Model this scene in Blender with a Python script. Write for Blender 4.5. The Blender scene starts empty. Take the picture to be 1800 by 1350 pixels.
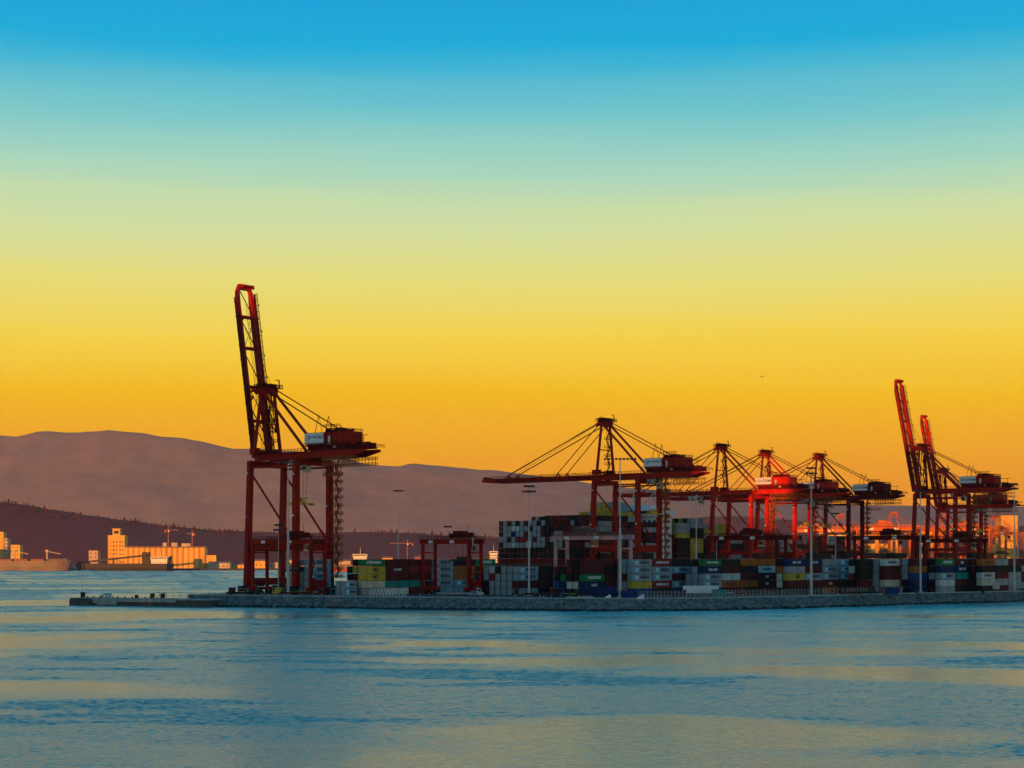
import bpy, math, random
from mathutils import Vector, Matrix, noise

# ------------------------------------------------------------------ camera, sky, sun, exposure
SC = bpy.context.scene
COL = SC.collection
R = math.radians
F = 3000.0            # focal length in photograph pixels (1800 wide)
YH = 978.0            # horizon row of the photograph
CAMH = 18.6           # eye height over the water

cam = bpy.data.cameras.new('camera')
cam.sensor_width = 36.0
cam.lens = 36.0 * F / 1800.0
cam.shift_y = (YH - 675.0) / 1800.0
cam.clip_start = 1.0
cam.clip_end = 60000.0
camo = bpy.data.objects.new('camera', cam)
camo.location = (0, 0, CAMH)
camo.rotation_euler = (R(90), 0, 0)
COL.objects.link(camo)
SC.camera = camo

SUN_AZ = R(20)        # sun stands behind the viewer, to the left
SUN_EL = R(4.0)
SUN_DIR = Vector((-math.sin(SUN_AZ) * math.cos(SUN_EL), -math.cos(SUN_AZ) * math.cos(SUN_EL), math.sin(SUN_EL)))
sl = bpy.data.lights.new('sun', 'SUN')
sl.energy = 5.0
sl.angle = R(0.5)
sl.color = (1.0, 0.35, 0.04)
so = bpy.data.objects.new('sun', sl)
so.rotation_euler = SUN_DIR.to_track_quat('Z', 'Y').to_euler()
COL.objects.link(so)

def lin(c):
    return tuple(((v / 255.0) / 12.92 if v <= 10 else (((v / 255.0) + 0.055) / 1.055) ** 2.4) for v in c)

W = bpy.data.worlds.new('World')
SC.world = W
W.use_nodes = True
nt = W.node_tree
nt.nodes.clear()
wo = nt.nodes.new('ShaderNodeOutputWorld')
bg = nt.nodes.new('ShaderNodeBackground')
tc = nt.nodes.new('ShaderNodeTexCoord')
sep = nt.nodes.new('ShaderNodeSeparateXYZ')
asn = nt.nodes.new('ShaderNodeMath'); asn.operation = 'ARCSINE'
mul = nt.nodes.new('ShaderNodeMath'); mul.operation = 'MULTIPLY'; mul.inputs[1].default_value = 2.0 / math.pi
ramp = nt.nodes.new('ShaderNodeValToRGB')
nt.links.new(tc.outputs['Generated'], sep.inputs[0])
nt.links.new(sep.outputs['Z'], asn.inputs[0])
smp = nt.nodes.new('ShaderNodeMapping'); smp.inputs['Scale'].default_value = (2.2, 2.2, 38.0)
snz = nt.nodes.new('ShaderNodeTexNoise'); snz.inputs['Scale'].default_value = 1.0; snz.inputs['Detail'].default_value = 5.0
smr = nt.nodes.new('ShaderNodeMapRange'); smr.inputs['To Min'].default_value = -0.013; smr.inputs['To Max'].default_value = 0.013
sad = nt.nodes.new('ShaderNodeMath'); sad.operation = 'ADD'
nt.links.new(tc.outputs['Generated'], smp.inputs[0]); nt.links.new(smp.outputs[0], snz.inputs[0]); nt.links.new(snz.outputs[0], smr.inputs[0])
nt.links.new(asn.outputs[0], sad.inputs[0]); nt.links.new(smr.outputs[0], sad.inputs[1])
nt.links.new(sad.outputs[0], mul.inputs[0])
nt.links.new(mul.outputs[0], ramp.inputs[0])
nt.links.new(ramp.outputs[0], bg.inputs[0])
nt.links.new(bg.outputs[0], wo.inputs[0])
bg.inputs[1].default_value = 1.0
SKY = [(960, (240, 138, 25)), (860, (240, 148, 22)), (822, (242, 158, 16)), (760, (247, 174, 0)), (700, (250, 190, 0)), (600, (249, 213, 70)),
       (500, (234, 224, 122)), (400, (213, 226, 162)), (300, (168, 217, 193)), (200, (113, 200, 206)), (150, (88, 190, 211)),
       (120, (50, 181, 215)), (88, (0, 172, 220)), (40, (0, 169, 222)), (0, (0, 163, 220))]
cr = ramp.color_ramp
els = cr.elements
while len(els) > 1:
    els.remove(els[-1])
stops = [(0.0, lin((232, 135, 45)))]
for y, c in SKY:
    stops.append((math.degrees(math.atan2(YH - y, F)) / 90.0, lin(c)))
stops += [(0.30, lin((20, 152, 208))), (0.5, lin((14, 118, 174))), (1.0, lin((12, 88, 138)))]
els[0].position = stops[0][0]; els[0].color = stops[0][1] + (1,)
for p, c in stops[1:]:
    e = els.new(p); e.color = tuple(c) + (1,)

SC.view_settings.view_transform = 'Standard'
SC.view_settings.look = 'None'
SC.view_settings.gamma = 1.0
SC.view_settings.exposure = 0.0
SC.view_settings.use_curve_mapping = False
SC.cycles.use_denoising = True
SC.cycles.max_bounces = 6
SC.cycles.diffuse_bounces = 2
SC.cycles.glossy_bounces = 3
SC.cycles.transmission_bounces = 2
SC.cycles.volume_bounces = 0
SC.cycles.use_adaptive_sampling = True
SC.cycles.adaptive_threshold = 0.02

# ------------------------------------------------------------------ terminal frame: x = landward, y = along the quay, z up
BETA = R(40.5)
ROT = -BETA
RV = Vector((math.sin(BETA), math.cos(BETA), 0))      # along the quay, away to the right
NV = Vector((math.cos(BETA), -math.sin(BETA), 0))     # landward, towards the viewer's right
DECK = 4.0
Q0 = Vector((-98.0, 682.0, 0))                        # first crane, mid of its waterside legs

def at(px, D, z=0.0):
    return Vector(((px - 900.0) / F * D, D, z))
def up(y, D):
    return CAMH + (YH - y) / F * D
def quay(u, q=0.0, z=DECK):
    p = Q0 + RV * u + NV * q
    return Vector((p.x, p.y, z))
def along(p0, px):
    """distance along the quay direction from p0 to the column px"""
    k = (px - 900.0) / F
    return (k * p0.y - p0.x) / (RV.x - k * RV.y)

rnd = random.Random(7)

# ------------------------------------------------------------------ materials
MATS = {}
def mat(name, col, rough=0.6, var=0.25, scale=0.6, metal=0.0, dirt=None, dirt_amt=0.0, spec=0.3, bump=0.0, stretch=(1, 1, 1)):
    if name in MATS:
        return MATS[name]
    m = bpy.data.materials.new(name)
    m.use_nodes = True
    t = m.node_tree
    b = t.nodes['Principled BSDF']
    b.inputs['Roughness'].default_value = rough
    b.inputs['Metallic'].default_value = metal
    b.inputs['Specular IOR Level'].default_value = spec
    tcn = t.nodes.new('ShaderNodeTexCoord')
    mp = t.nodes.new('ShaderNodeMapping'); mp.inputs['Scale'].default_value = stretch
    nz = t.nodes.new('ShaderNodeTexNoise')
    nz.inputs['Scale'].default_value = scale
    nz.inputs['Detail'].default_value = 4
    rp = t.nodes.new('ShaderNodeValToRGB')
    lo = tuple(c * (1 - var) for c in col); hi = tuple(min(1, c * (1 + var)) for c in col)
    rp.color_ramp.elements[0].position = 0.3; rp.color_ramp.elements[0].color = lo + (1,)
    rp.color_ramp.elements[1].position = 0.7; rp.color_ramp.elements[1].color = hi + (1,)
    t.links.new(tcn.outputs['Object'], mp.inputs[0])
    t.links.new(mp.outputs[0], nz.inputs[0])
    t.links.new(nz.outputs[0], rp.inputs[0])
    out = rp.outputs[0]
    if dirt:
        n2 = t.nodes.new('ShaderNodeTexNoise'); n2.inputs['Scale'].default_value = scale * 3.1; n2.inputs['Detail'].default_value = 6
        r2 = t.nodes.new('ShaderNodeValToRGB')
        r2.color_ramp.elements[0].position = 0.55; r2.color_ramp.elements[0].color = (0, 0, 0, 1)
        r2.color_ramp.elements[1].position = 0.75; r2.color_ramp.elements[1].color = (dirt_amt,) * 3 + (1,)
        mx = t.nodes.new('ShaderNodeMix'); mx.data_type = 'RGBA'
        t.links.new(mp.outputs[0], n2.inputs[0]); t.links.new(n2.outputs[0], r2.inputs[0])
        t.links.new(r2.outputs[0], mx.inputs[0]); t.links.new(out, mx.inputs[6]); mx.inputs[7].default_value = tuple(dirt) + (1,)
        out = mx.outputs[2]
    t.links.new(out, b.inputs['Base Color'])
    if bump:
        bp = t.nodes.new('ShaderNodeBump'); bp.inputs['Strength'].default_value = bump; bp.inputs['Distance'].default_value = 0.3
        t.links.new(nz.outputs[0], bp.inputs['Height']); t.links.new(bp.outputs[0], b.inputs['Normal'])
    MATS[name] = m
    return m

RUST = (0.10, 0.035, 0.015)
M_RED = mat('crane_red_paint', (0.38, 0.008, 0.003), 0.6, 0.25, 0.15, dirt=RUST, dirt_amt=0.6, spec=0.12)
M_RED2 = mat('crane_red_paint_sunlit', (0.60, 0.014, 0.004), 0.6, 0.3, 0.2, dirt=RUST, dirt_amt=0.6, spec=0.12)  # brighter copy of the crane red: sun glow put into the paint
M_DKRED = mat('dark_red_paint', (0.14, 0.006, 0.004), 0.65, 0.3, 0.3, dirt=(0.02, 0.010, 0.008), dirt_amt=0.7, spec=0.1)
M_PINK = mat('faded_pink_paint', (0.62, 0.31, 0.29), 0.7, 0.25, 0.2, dirt=(0.2, 0.1, 0.08), dirt_amt=0.7)
M_ORANGE = mat('orange_crane_paint', (0.62, 0.13, 0.02), 0.5, 0.25, 0.1, dirt=RUST, dirt_amt=0.3)
M_STEEL = mat('dark_steel', (0.035, 0.030, 0.028), 0.55, 0.4, 0.8, 0.3)
M_ROPE = mat('steel_rope', (0.05, 0.04, 0.035), 0.5, 0.3, 1.0, 0.3)
M_GALV = mat('galvanised_steel', (0.50, 0.48, 0.43), 0.45, 0.15, 0.5, 0.2, dirt=(0.3, 0.25, 0.2), dirt_amt=0.4)
M_STAIR = mat('ochre_stair_paint', (0.40, 0.095, 0.018), 0.6, 0.3, 0.5, dirt=RUST, dirt_amt=0.5, spec=0.15)
M_WHITE = mat('white_paint', (0.78, 0.75, 0.70), 0.5, 0.06, 0.5, dirt=(0.45, 0.38, 0.3), dirt_amt=0.25)
M_GREYP = mat('grey_paint', (0.42, 0.42, 0.40), 0.5, 0.15, 0.5)
M_YEL = mat('yellow_paint', (0.62, 0.36, 0.02), 0.5, 0.2, 0.5, dirt=RUST, dirt_amt=0.4)
M_GLASS = mat('dark_glass', (0.02, 0.03, 0.035), 0.08, 0.1, 0.5, spec=0.6)
M_RUBBER = mat('tyre_rubber', (0.018, 0.018, 0.018), 0.8, 0.2, 2.0)
M_INK = mat('dark_lettering', (0.012, 0.02, 0.045), 0.6, 0.1, 1.0)
M_INKW = mat('white_lettering', (0.80, 0.78, 0.74), 0.6, 0.05, 1.0)
M_INKS = mat('pale_blue_emblem', (0.35, 0.72, 0.80), 0.5, 0.05, 1.0)
M_INKO = mat('blue_emblem', (0.02, 0.06, 0.22), 0.5, 0.05, 1.0)
M_CONC = mat('concrete', (0.34, 0.33, 0.30), 0.85, 0.2, 0.4, dirt=(0.15, 0.14, 0.12), dirt_amt=0.6, bump=0.2)
M_DKCONC = mat('wet_dark_concrete', (0.06, 0.06, 0.055), 0.6, 0.4, 0.5, bump=0.2)
M_ASPH = mat('asphalt', (0.06, 0.058, 0.055), 0.85, 0.25, 0.1)
M_ROCK = mat('grey_rock', (0.165, 0.175, 0.15), 0.85, 0.45, 0.45, dirt=(0.06, 0.06, 0.05), dirt_amt=0.9, bump=0.4)
M_LAMP = mat('lamp_housing', (0.20, 0.19, 0.18), 0.4, 0.1, 1.0)
M_FOREST = mat('conifer_foliage', (0.075, 0.026, 0.024), 0.98, 0.35, 0.01)
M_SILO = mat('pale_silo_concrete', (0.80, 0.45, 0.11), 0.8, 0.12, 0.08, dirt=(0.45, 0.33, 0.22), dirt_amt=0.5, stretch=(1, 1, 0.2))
M_SILOD = mat('brown_roofing', (0.22, 0.15, 0.11), 0.8, 0.2, 0.1)
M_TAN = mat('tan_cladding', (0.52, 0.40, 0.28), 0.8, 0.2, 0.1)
M_BRICK = mat('dull_red_cladding', (0.30, 0.12, 0.08), 0.8, 0.2, 0.1)
M_HULLG = mat('grey_hull_paint', (0.19, 0.155, 0.13), 0.5, 0.2, 0.06, dirt=(0.28, 0.10, 0.05), dirt_amt=0.8)
M_HULLN = mat('navy_hull_paint', (0.004, 0.008, 0.035), 0.5, 0.3, 0.06)
M_HULLR = mat('red_hull_paint', (0.40, 0.05, 0.035), 0.5, 0.25, 0.06, dirt=(0.15, 0.04, 0.02), dirt_amt=0.5)
M_HULLK = mat('dark_maroon_hull_paint', (0.045, 0.012, 0.012), 0.5, 0.3, 0.06)
M_TOWER = mat('tower_cladding', (0.30, 0.30, 0.30), 0.4, 0.1, 0.02)

CCOL = {'m': (0.105, 0.014, 0.012), 'r': (0.24, 0.018, 0.016), 'k': (0.022, 0.012, 0.012), 'a': (0.29, 0.30, 0.295),
        'w': (0.52, 0.52, 0.48), 'b': (0.012, 0.045, 0.17), 'n': (0.010, 0.022, 0.085), 'e': (0.012, 0.16, 0.045),
        't': (0.015, 0.22, 0.17), 'o': (0.40, 0.105, 0.015), 'y': (0.46, 0.33, 0.04), 'c': (0.52, 0.47, 0.33),
        'g': (0.27, 0.325, 0.335)}
CNAME = {'m': 'maroon', 'r': 'red', 'k': 'near-black brown', 'a': 'light grey', 'w': 'white', 'b': 'blue', 'n': 'navy blue',
         'e': 'green', 't': 'teal', 'o': 'orange', 'y': 'yellow', 'c': 'cream', 'g': 'blue-grey'}
CM = {k: mat('container_' + CNAME[k].replace(' ', '_').replace('-', '_'), v, 0.65, 0.22, 0.25, spec=0.15,
             dirt=tuple(0.45 * a + 0.02 for a in v), dirt_amt=0.7, stretch=(1, 1, 0.5)) for k, v in CCOL.items()}

# ------------------------------------------------------------------ mesh helpers
class MB:
    def __init__(s):
        s.v = []; s.f = []
    def box(s, x0, x1, y0, y1, z0, z1):
        i = len(s.v)
        s.v += [(x0, y0, z0), (x1, y0, z0), (x1, y1, z0), (x0, y1, z0), (x0, y0, z1), (x1, y0, z1), (x1, y1, z1), (x0, y1, z1)]
        s.f += [(i, i + 3, i + 2, i + 1), (i + 4, i + 5, i + 6, i + 7), (i, i + 1, i + 5, i + 4), (i + 1, i + 2, i + 6, i + 5), (i + 2, i + 3, i + 7, i + 6), (i + 3, i, i + 4, i + 7)]
        return s
    def beam(s, a, b, w, h=None, w2=None, h2=None, side=None):
        """box section from a to b; w across, h the other way"""
        a = Vector(a); b = Vector(b); h = h or w; w2 = w2 or w; h2 = h2 or h
        d = (b - a).normalized()
        ref = Vector(side) if side else (Vector((0, 0, 1)) if abs(d.z) < 0.9 else Vector((1, 0, 0)))
        x = d.cross(ref).normalized(); y = x.cross(d).normalized()
        i = len(s.v)
        for p, ww, hh in ((a, w, h), (b, w2, h2)):
            for sx, sy in ((-1, -1), (1, -1), (1, 1), (-1, 1)):
                s.v.append(tuple(p + x * (sx * ww / 2) + y * (sy * hh / 2)))
        s.f += [(i + 3, i + 2, i + 1, i), (i + 4, i + 5, i + 6, i + 7), (i, i + 1, i + 5, i + 4), (i + 1, i + 2, i + 6, i + 5), (i + 2, i + 3, i + 7, i + 6), (i + 3, i, i + 4, i + 7)]
        return s
    def tube(s, a, b, r, r2=None, n=8, cap=True):
        a = Vector(a); b = Vector(b); r2 = r if r2 is None else r2
        d = (b - a).normalized()
        ref = Vector((0, 0, 1)) if abs(d.z) < 0.9 else Vector((1, 0, 0))
        x = d.cross(ref).normalized(); y = x.cross(d).normalized()
        i = len(s.v)
        for p, rr in ((a, r), (b, r2)):
            for k in range(n):
                t = 2 * math.pi * k / n
                s.v.append(tuple(p + x * (rr * math.cos(t)) + y * (rr * math.sin(t))))
        for k in range(n):
            l = (k + 1) % n
            s.f.append((i + k, i + n + k, i + n + l, i + l))
        if cap:
            s.f.append(tuple(i + k for k in range(n))); s.f.append(tuple(i + n + k for k in reversed(range(n))))
        return s
    def prism(s, pts, z0, z1, top=None):
        """outline pts (counter-clockwise xy) from z0 to z1; top = other outline"""
        n = len(pts); top = top or pts; i = len(s.v)
        s.v += [(p[0], p[1], z0) for p in pts] + [(p[0], p[1], z1) for p in top]
        for k in range(n):
            l = (k + 1) % n
            s.f.append((i + k, i + l, i + n + l, i + n + k))
        s.f.append(tuple(i + k for k in reversed(range(n)))); s.f.append(tuple(i + n + k for k in range(n)))
        return s
    def rail(s, pts, h=1.1, r=0.05, step=2.0):
        r *= 1.5
        for a, b in zip(pts, pts[1:]):
            a = Vector(a); b = Vector(b)
            n = max(1, int((b - a).length / step))
            for k in range(n + 1):
                p = a.lerp(b, k / n)
                s.beam(p, p + Vector((0, 0, h)), r * 2)
            s.beam(a + Vector((0, 0, h)), b + Vector((0, 0, h)), r * 2)
            s.beam(a + Vector((0, 0, h * .5)), b + Vector((0, 0, h * .5)), r * 1.4)
        return s
    def mesh(s, name, m):
        me = bpy.data.meshes.new(name)
        me.from_pydata(s.v, [], s.f)
        for mm in (m if isinstance(m, (list, tuple)) else [m]):
            me.materials.append(mm)
        me.update()
        return me

def link(name, data, parent=None, loc=None, rz=None):
    o = bpy.data.objects.new(name, data)
    COL.objects.link(o)
    if parent: o.parent = parent
    if loc is not None: o.location = loc
    if rz is not None: o.rotation_euler = (0, 0, rz)
    return o
def build(mb, name, m, parent=None, loc=None, rz=None):
    return link(name, mb.mesh(name, m), parent, loc, rz)
def tag(o, label=None, cat=None, group=None, kind=None):
    if label: o['label'] = label
    if cat: o['category'] = cat
    if group: o['group'] = group
    if kind: o['kind'] = kind
    return o
def thing(name, label, cat, loc, rz=0.0, group=None, scale=1.0):
    o = link(name, None, None, loc, rz)
    o.empty_display_size = 0.5
    if scale != 1.0: o.scale = (scale,) * 3
    return tag(o, label, cat, group)

CACHE = {}
def cpart(key, name, m, fn, parent, loc=None, rz=None, rot=None):
    """part whose mesh is shared between alike things"""
    k = (key, m.name if not isinstance(m, (list, tuple)) else m[0].name)
    if k not in CACHE:
        mb = MB(); fn(mb); CACHE[k] = mb.mesh(name, m)
    o = link(name, CACHE[k], parent, loc, rz)
    if rot is not None: o.rotation_euler = rot
    return o

TEXTS = {}
def text_mesh(s, height, m, bold=0.0):
    """lettering as a mesh in the xz plane, facing -y, centred"""
    k = (s, height, m.name)
    if k in TEXTS: return TEXTS[k]
    cu = bpy.data.curves.new('t', 'FONT'); cu.body = s; cu.size = height * 1.35; cu.align_x = 'CENTER'; cu.align_y = 'CENTER'
    cu.extrude = 0.01; cu.offset = bold; cu.resolution_u = 2
    o = bpy.data.objects.new('t', cu); COL.objects.link(o)
    bpy.context.view_layer.update()
    me = bpy.data.meshes.new_from_object(o.evaluated_get(bpy.context.evaluated_depsgraph_get()))
    bpy.data.objects.remove(o); bpy.data.curves.remove(cu)
    me.transform(Matrix.Rotation(R(90), 4, 'X'))
    me.materials.clear(); me.materials.append(m)
    me.name = 'lettering'
    TEXTS[k] = me
    return me

def interp(pts, x):
    if x <= pts[0][0]: return pts[0][1]
    for (x0, y0), (x1, y1) in zip(pts, pts[1:]):
        if x <= x1:
            t = (x - x0) / (x1 - x0); t = t * t * (3 - 2 * t) * 0.5 + t * 0.5
            return y0 + (y1 - y0) * t
    return pts[-1][1]

# ------------------------------------------------------------------ water
def make_water():
    import numpy as np
    rs = np.random.RandomState(5)
    rows = [124.0]
    step = lambda d: max(0.19, d * 0.0011) if d < 650 else d * (0.0011 + 0.0009 * min(1.0, (d - 650) / 200.0))
    while rows[-1] < 2260: rows.append(rows[-1] + step(rows[-1]))
    D = np.array(rows); K = np.linspace(-0.335, 0.335, 480)
    Y = np.repeat(D[:, None], len(K), 1); X = K[None, :] * Y
    DS = np.repeat(np.array([step(d) for d in rows])[:, None], len(K), 1)
    def vnoise(x, y, seed):
        r = np.random.RandomState(seed).rand(256, 256)
        xi = np.floor(x).astype(int); yi = np.floor(y).astype(int); fx = x - xi; fy = y - yi
        fx = fx * fx * (3 - 2 * fx); fy = fy * fy * (3 - 2 * fy)
        g = lambda a, b_: r[a % 256, b_ % 256]
        return (g(xi, yi) * (1 - fx) + g(xi + 1, yi) * fx) * (1 - fy) + (g(xi, yi + 1) * (1 - fx) + g(xi + 1, yi + 1) * fx) * fy
    def fbm(x, y, seed, n=5):
        s_ = 0; a = 0.5
        for k in range(n):
            s_ = s_ + a * vnoise(x * 2 ** k, y * 2 ** k, seed + k); a *= 0.5
        return s_
    a_ = R(5); XR = X * math.cos(a_) - Y * math.sin(a_); YR = X * math.sin(a_) + Y * math.cos(a_)
    patch = fbm(XR / 85.0, YR / 60.0, 5055)
    gust = fbm(XR / 34.0, YR / 11.0, 40, 5)
    sm = lambda v, lo, hi: np.clip((v - lo) / (hi - lo), 0, 1) ** 2 * (3 - 2 * np.clip((v - lo) / (hi - lo), 0, 1))
    wind = sm(patch, 0.31, 0.47) + 0.6 * sm(gust, 0.52, 0.66) * sm(patch, 0.33, 0.46)
    amp = WCALM + (WROUGH - WCALM) * sm(patch, 0.31, 0.47) + WGUST * sm(gust, 0.52, 0.66) * sm(patch, 0.33, 0.46)
    Z = np.zeros_like(X)
    tot = np.zeros_like(X)
    comps = []
    for b_ in range(8):
        lam0 = 0.5 * 2 ** b_
        w = sm(lam0 / DS, 2.0, 3.4) * (1 - 0.85 * sm(lam0 / DS, 4.5, 9)) * (1 - sm(lam0 / DS, 20, 45))
        band = np.zeros_like(X)
        for k in range(14):
            lam = lam0 * math.exp(rs.uniform(-0.6, 0.6)); th = rs.normal(R(-95), R(44)); ph = rs.uniform(0, 6.283)
            kx, ky = math.cos(th) * 6.283 / lam, math.sin(th) * 6.283 / lam
            band += np.sin(kx * X + ky * Y + ph + 5.0 * vnoise(X / (lam0 * 4), Y / (lam0 * 3), 90 + k + 20 * b_)) * lam / 6.283
        Z += w * band / 3.742 * 1.414; tot += w * w
    Z *= amp / np.sqrt(np.maximum(tot, 0.2))
    nr, nc = X.shape
    co = np.stack([X, Y, Z], -1).reshape(-1, 3).astype(np.float32)
    idx = np.arange(nr * nc).reshape(nr, nc)
    q = np.stack([idx[:-1, :-1], idx[:-1, 1:], idx[1:, 1:], idx[1:, :-1]], -1).reshape(-1, 4).astype(np.int32)
    me = bpy.data.meshes.new('water')
    me.vertices.add(len(co)); me.vertices.foreach_set('co', co.ravel())
    me.loops.add(q.size); me.loops.foreach_set('vertex_index', q.ravel())
    me.polygons.add(len(q)); me.polygons.foreach_set('loop_start', np.arange(0, q.size, 4, dtype=np.int32))
    me.polygons.foreach_set('use_smooth', np.ones(len(q), dtype=bool))
    me.update(calc_edges=True)
    at_ = me.attributes.new('wind', 'FLOAT', 'POINT'); at_.data.foreach_set('value', wind.ravel().astype(np.float32))
    m = bpy.data.materials.new('harbour_water'); m.use_nodes = True
    t = m.node_tree; b = t.nodes['Principled BSDF']
    b.inputs['Base Color'].default_value = WCOL
    b.inputs['IOR'].default_value = 1.333
    g = t.nodes.new('ShaderNodeNewGeometry')
    sx = t.nodes.new('ShaderNodeSeparateXYZ'); rr = t.nodes.new('ShaderNodeMapRange')
    rr.inputs['From Min'].default_value = 620; rr.inputs['From Max'].default_value = 900
    rr.inputs['To Min'].default_value = 0.0; rr.inputs['To Max'].default_value = 0.09
    t.links.new(g.outputs['Position'], sx.inputs[0]); t.links.new(sx.outputs['Y'], rr.inputs[0]); wa = t.nodes.new('ShaderNodeAttribute'); wa.attribute_name = 'wind'
    wr = t.nodes.new('ShaderNodeMath'); wr.operation = 'MULTIPLY_ADD'; wr.inputs[1].default_value = WRR; wr.inputs[2].default_value = WR
    wb = t.nodes.new('ShaderNodeMath'); wb.operation = 'MULTIPLY_ADD'; wb.inputs[1].default_value = WBR; wb.inputs[2].default_value = WB
    ws = t.nodes.new('ShaderNodeMath'); ws.operation = 'ADD'
    t.links.new(wa.outputs['Fac'], wr.inputs[0]); t.links.new(wa.outputs['Fac'], wb.inputs[0])
    t.links.new(wr.outputs[0], ws.inputs[0]); t.links.new(rr.outputs[0], ws.inputs[1]); t.links.new(ws.outputs[0], b.inputs['Roughness'])
    mp = t.nodes.new('ShaderNodeMapping'); mp.inputs['Scale'].default_value = (0.7, 1.0, 1.0)
    n = t.nodes.new('ShaderNodeTexNoise'); n.inputs['Scale'].default_value = 2.2; n.inputs['Detail'].default_value = 3
    t.links.new(g.outputs['Position'], mp.inputs[0]); t.links.new(mp.outputs[0], n.inputs[0])
    bp = t.nodes.new('ShaderNodeBump'); bp.inputs['Distance'].default_value = 0.25; t.links.new(wb.outputs[0], bp.inputs['Strength'])
    t.links.new(n.outputs[0], bp.inputs['Height']); t.links.new(bp.outputs[0], b.inputs['Normal'])
    me.materials.append(m)
    link('water', me)['kind'] = 'structure'
    mb = MB(); mb.v = [(-6000, -1400, -1.6), (6000, -1400, -1.6), (6000, 9800, -1.6), (-6000, 9800, -1.6)]; mb.f = [(0, 1, 2, 3)]
    build(mb, 'open_water', m)['kind'] = 'structure'
WCALM, WROUGH, WGUST = 0.035, 0.095, 0.10
WR, WRR, WB, WBR = 0.13, 0.10, 0.3, 0.5
WCOL = (0.16, 0.35, 0.29, 1)
make_water()

# ------------------------------------------------------------------ far land: mountains, wooded hill, shore strip
def terrain(name, prof, D0, D1, D2, m, px0, px1, nx, ny, rough, kind='structure'):
    """ridge seen at rows prof=[(px,y)] standing at depth D1, falling to 0 at D0 (front) and D2 (behind)"""
    vs = []; fs = []
    for j in range(ny + 1):
        tt = j / ny
        D = D0 + (D2 - D0) * tt
        for i in range(nx + 1):
            px = px0 + (px1 - px0) * i / nx
            X = (px - 900) / F * D1
            H = up(interp(prof, px), D1)
            if D <= D1:
                e = ((D - D0) / (D1 - D0)); e = e ** 0.85
            else:
                e = max(0.0, 1 - ((D - D1) / (D2 - D1)) ** 1.5)
            p = Vector((X / 900.0, D / 900.0, 0.3))
            n1 = noise.fractal(p, 1.0, 2.1, 5)
            n2 = noise.fractal(p * 7.0, 0.9, 2.0, 4)
            z = H * e + rough * H * e * (1.0 - 0.75 * e) * (n1 * 1.2) + rough * 0.035 * H * n2 * min(1, e * 3)
            vs.append((X, D, max(0.2, z)))
    for j in range(ny):
        for i in range(nx):
            a = j * (nx + 1) + i
            fs.append((a, a + 1, a + nx + 2, a + nx + 1))
    mb = MB(); mb.v = vs; mb.f = fs
    o = build(mb, name, m); o['kind'] = kind
    for p in o.data.polygons: p.use_smooth = True
    return o

def mountain_mat(name, col, rock, amt):
    m = bpy.data.materials.new(name); m.use_nodes = True
    t = m.node_tree; b = t.nodes['Principled BSDF']; b.inputs['Roughness'].default_value = 0.95; b.inputs['Specular IOR Level'].default_value = 0.1
    g = t.nodes.new('ShaderNodeNewGeometry')
    n1 = t.nodes.new('ShaderNodeTexNoise'); n1.inputs['Scale'].default_value = 0.009; n1.inputs['Detail'].default_value = 8; n1.inputs['Roughness'].default_value = 0.65
    n2 = t.nodes.new('ShaderNodeTexNoise'); n2.inputs['Scale'].default_value = 0.0016; n2.inputs['Detail'].default_value = 9; n2.inputs['Roughness'].default_value = 0.7
    r1 = t.nodes.new('ShaderNodeValToRGB')
    r1.color_ramp.elements[0].position = 0.35; r1.color_ramp.elements[0].color = tuple(c * 0.88 for c in col) + (1,)
    r1.color_ramp.elements[1].position = 0.68; r1.color_ramp.elements[1].color = tuple(c * 1.1 for c in col) + (1,)
    r2 = t.nodes.new('ShaderNodeValToRGB')
    r2.color_ramp.elements[0].position = 0.61; r2.color_ramp.elements[0].color = (0, 0, 0, 1)
    r2.color_ramp.elements[1].position = 0.70; r2.color_ramp.elements[1].color = (amt,) * 3 + (1,)
    mx = t.nodes.new('ShaderNodeMix'); mx.data_type = 'RGBA'
    t.links.new(g.outputs['Position'], n1.inputs[0]); t.links.new(g.outputs['Position'], n2.inputs[0])
    t.links.new(n1.outputs[0], r1.inputs[0]); t.links.new(n2.outputs[0], r2.inputs[0])
    t.links.new(r2.outputs[0], mx.inputs[0]); t.links.new(r1.outputs[0], mx.inputs[6]); mx.inputs[7].default_value = rock + (1,)
    t.links.new(mx.outputs[2], b.inputs['Base Color'])
    bp = t.nodes.new('ShaderNodeBump'); bp.inputs['Strength'].default_value = 0.35; bp.inputs['Distance'].default_value = 14
    t.links.new(n1.outputs[0], bp.inputs['Height']); t.links.new(bp.outputs[0], b.inputs['Normal'])
    return m

RIDGE = [(-600, 790), (-300, 772), (-80, 764), (0, 760), (25, 761), (70, 754), (115, 760), (140, 762), (190, 757), (240, 763), (290, 769), (345, 773),
         (385, 781), (410, 785), (445, 784), (520, 789), (600, 801), (655, 816), (700, 819), (725, 814), (790, 819), (850, 824), (920, 831),
         (1000, 842), (1060, 851), (1150, 859), (1230, 868), (1300, 872), (1400, 880), (1500, 886), (1700, 892), (2000, 890), (2600, 900)]
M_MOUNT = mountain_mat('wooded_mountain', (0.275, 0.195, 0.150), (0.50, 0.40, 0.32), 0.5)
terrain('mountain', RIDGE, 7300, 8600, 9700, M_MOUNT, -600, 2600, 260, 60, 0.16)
HILL = [(-500, 862), (-200, 866), (0, 880), (40, 885), (90, 895), (150, 905), (220, 914), (300, 924), (380, 931), (460, 934), (560, 936), (640, 934), (720, 936), (800, 941),
        (900, 946), (1100, 950), (1300, 948), (1500, 945), (1700, 938), (1790, 925), (1900, 915), (2300, 905)]
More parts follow.
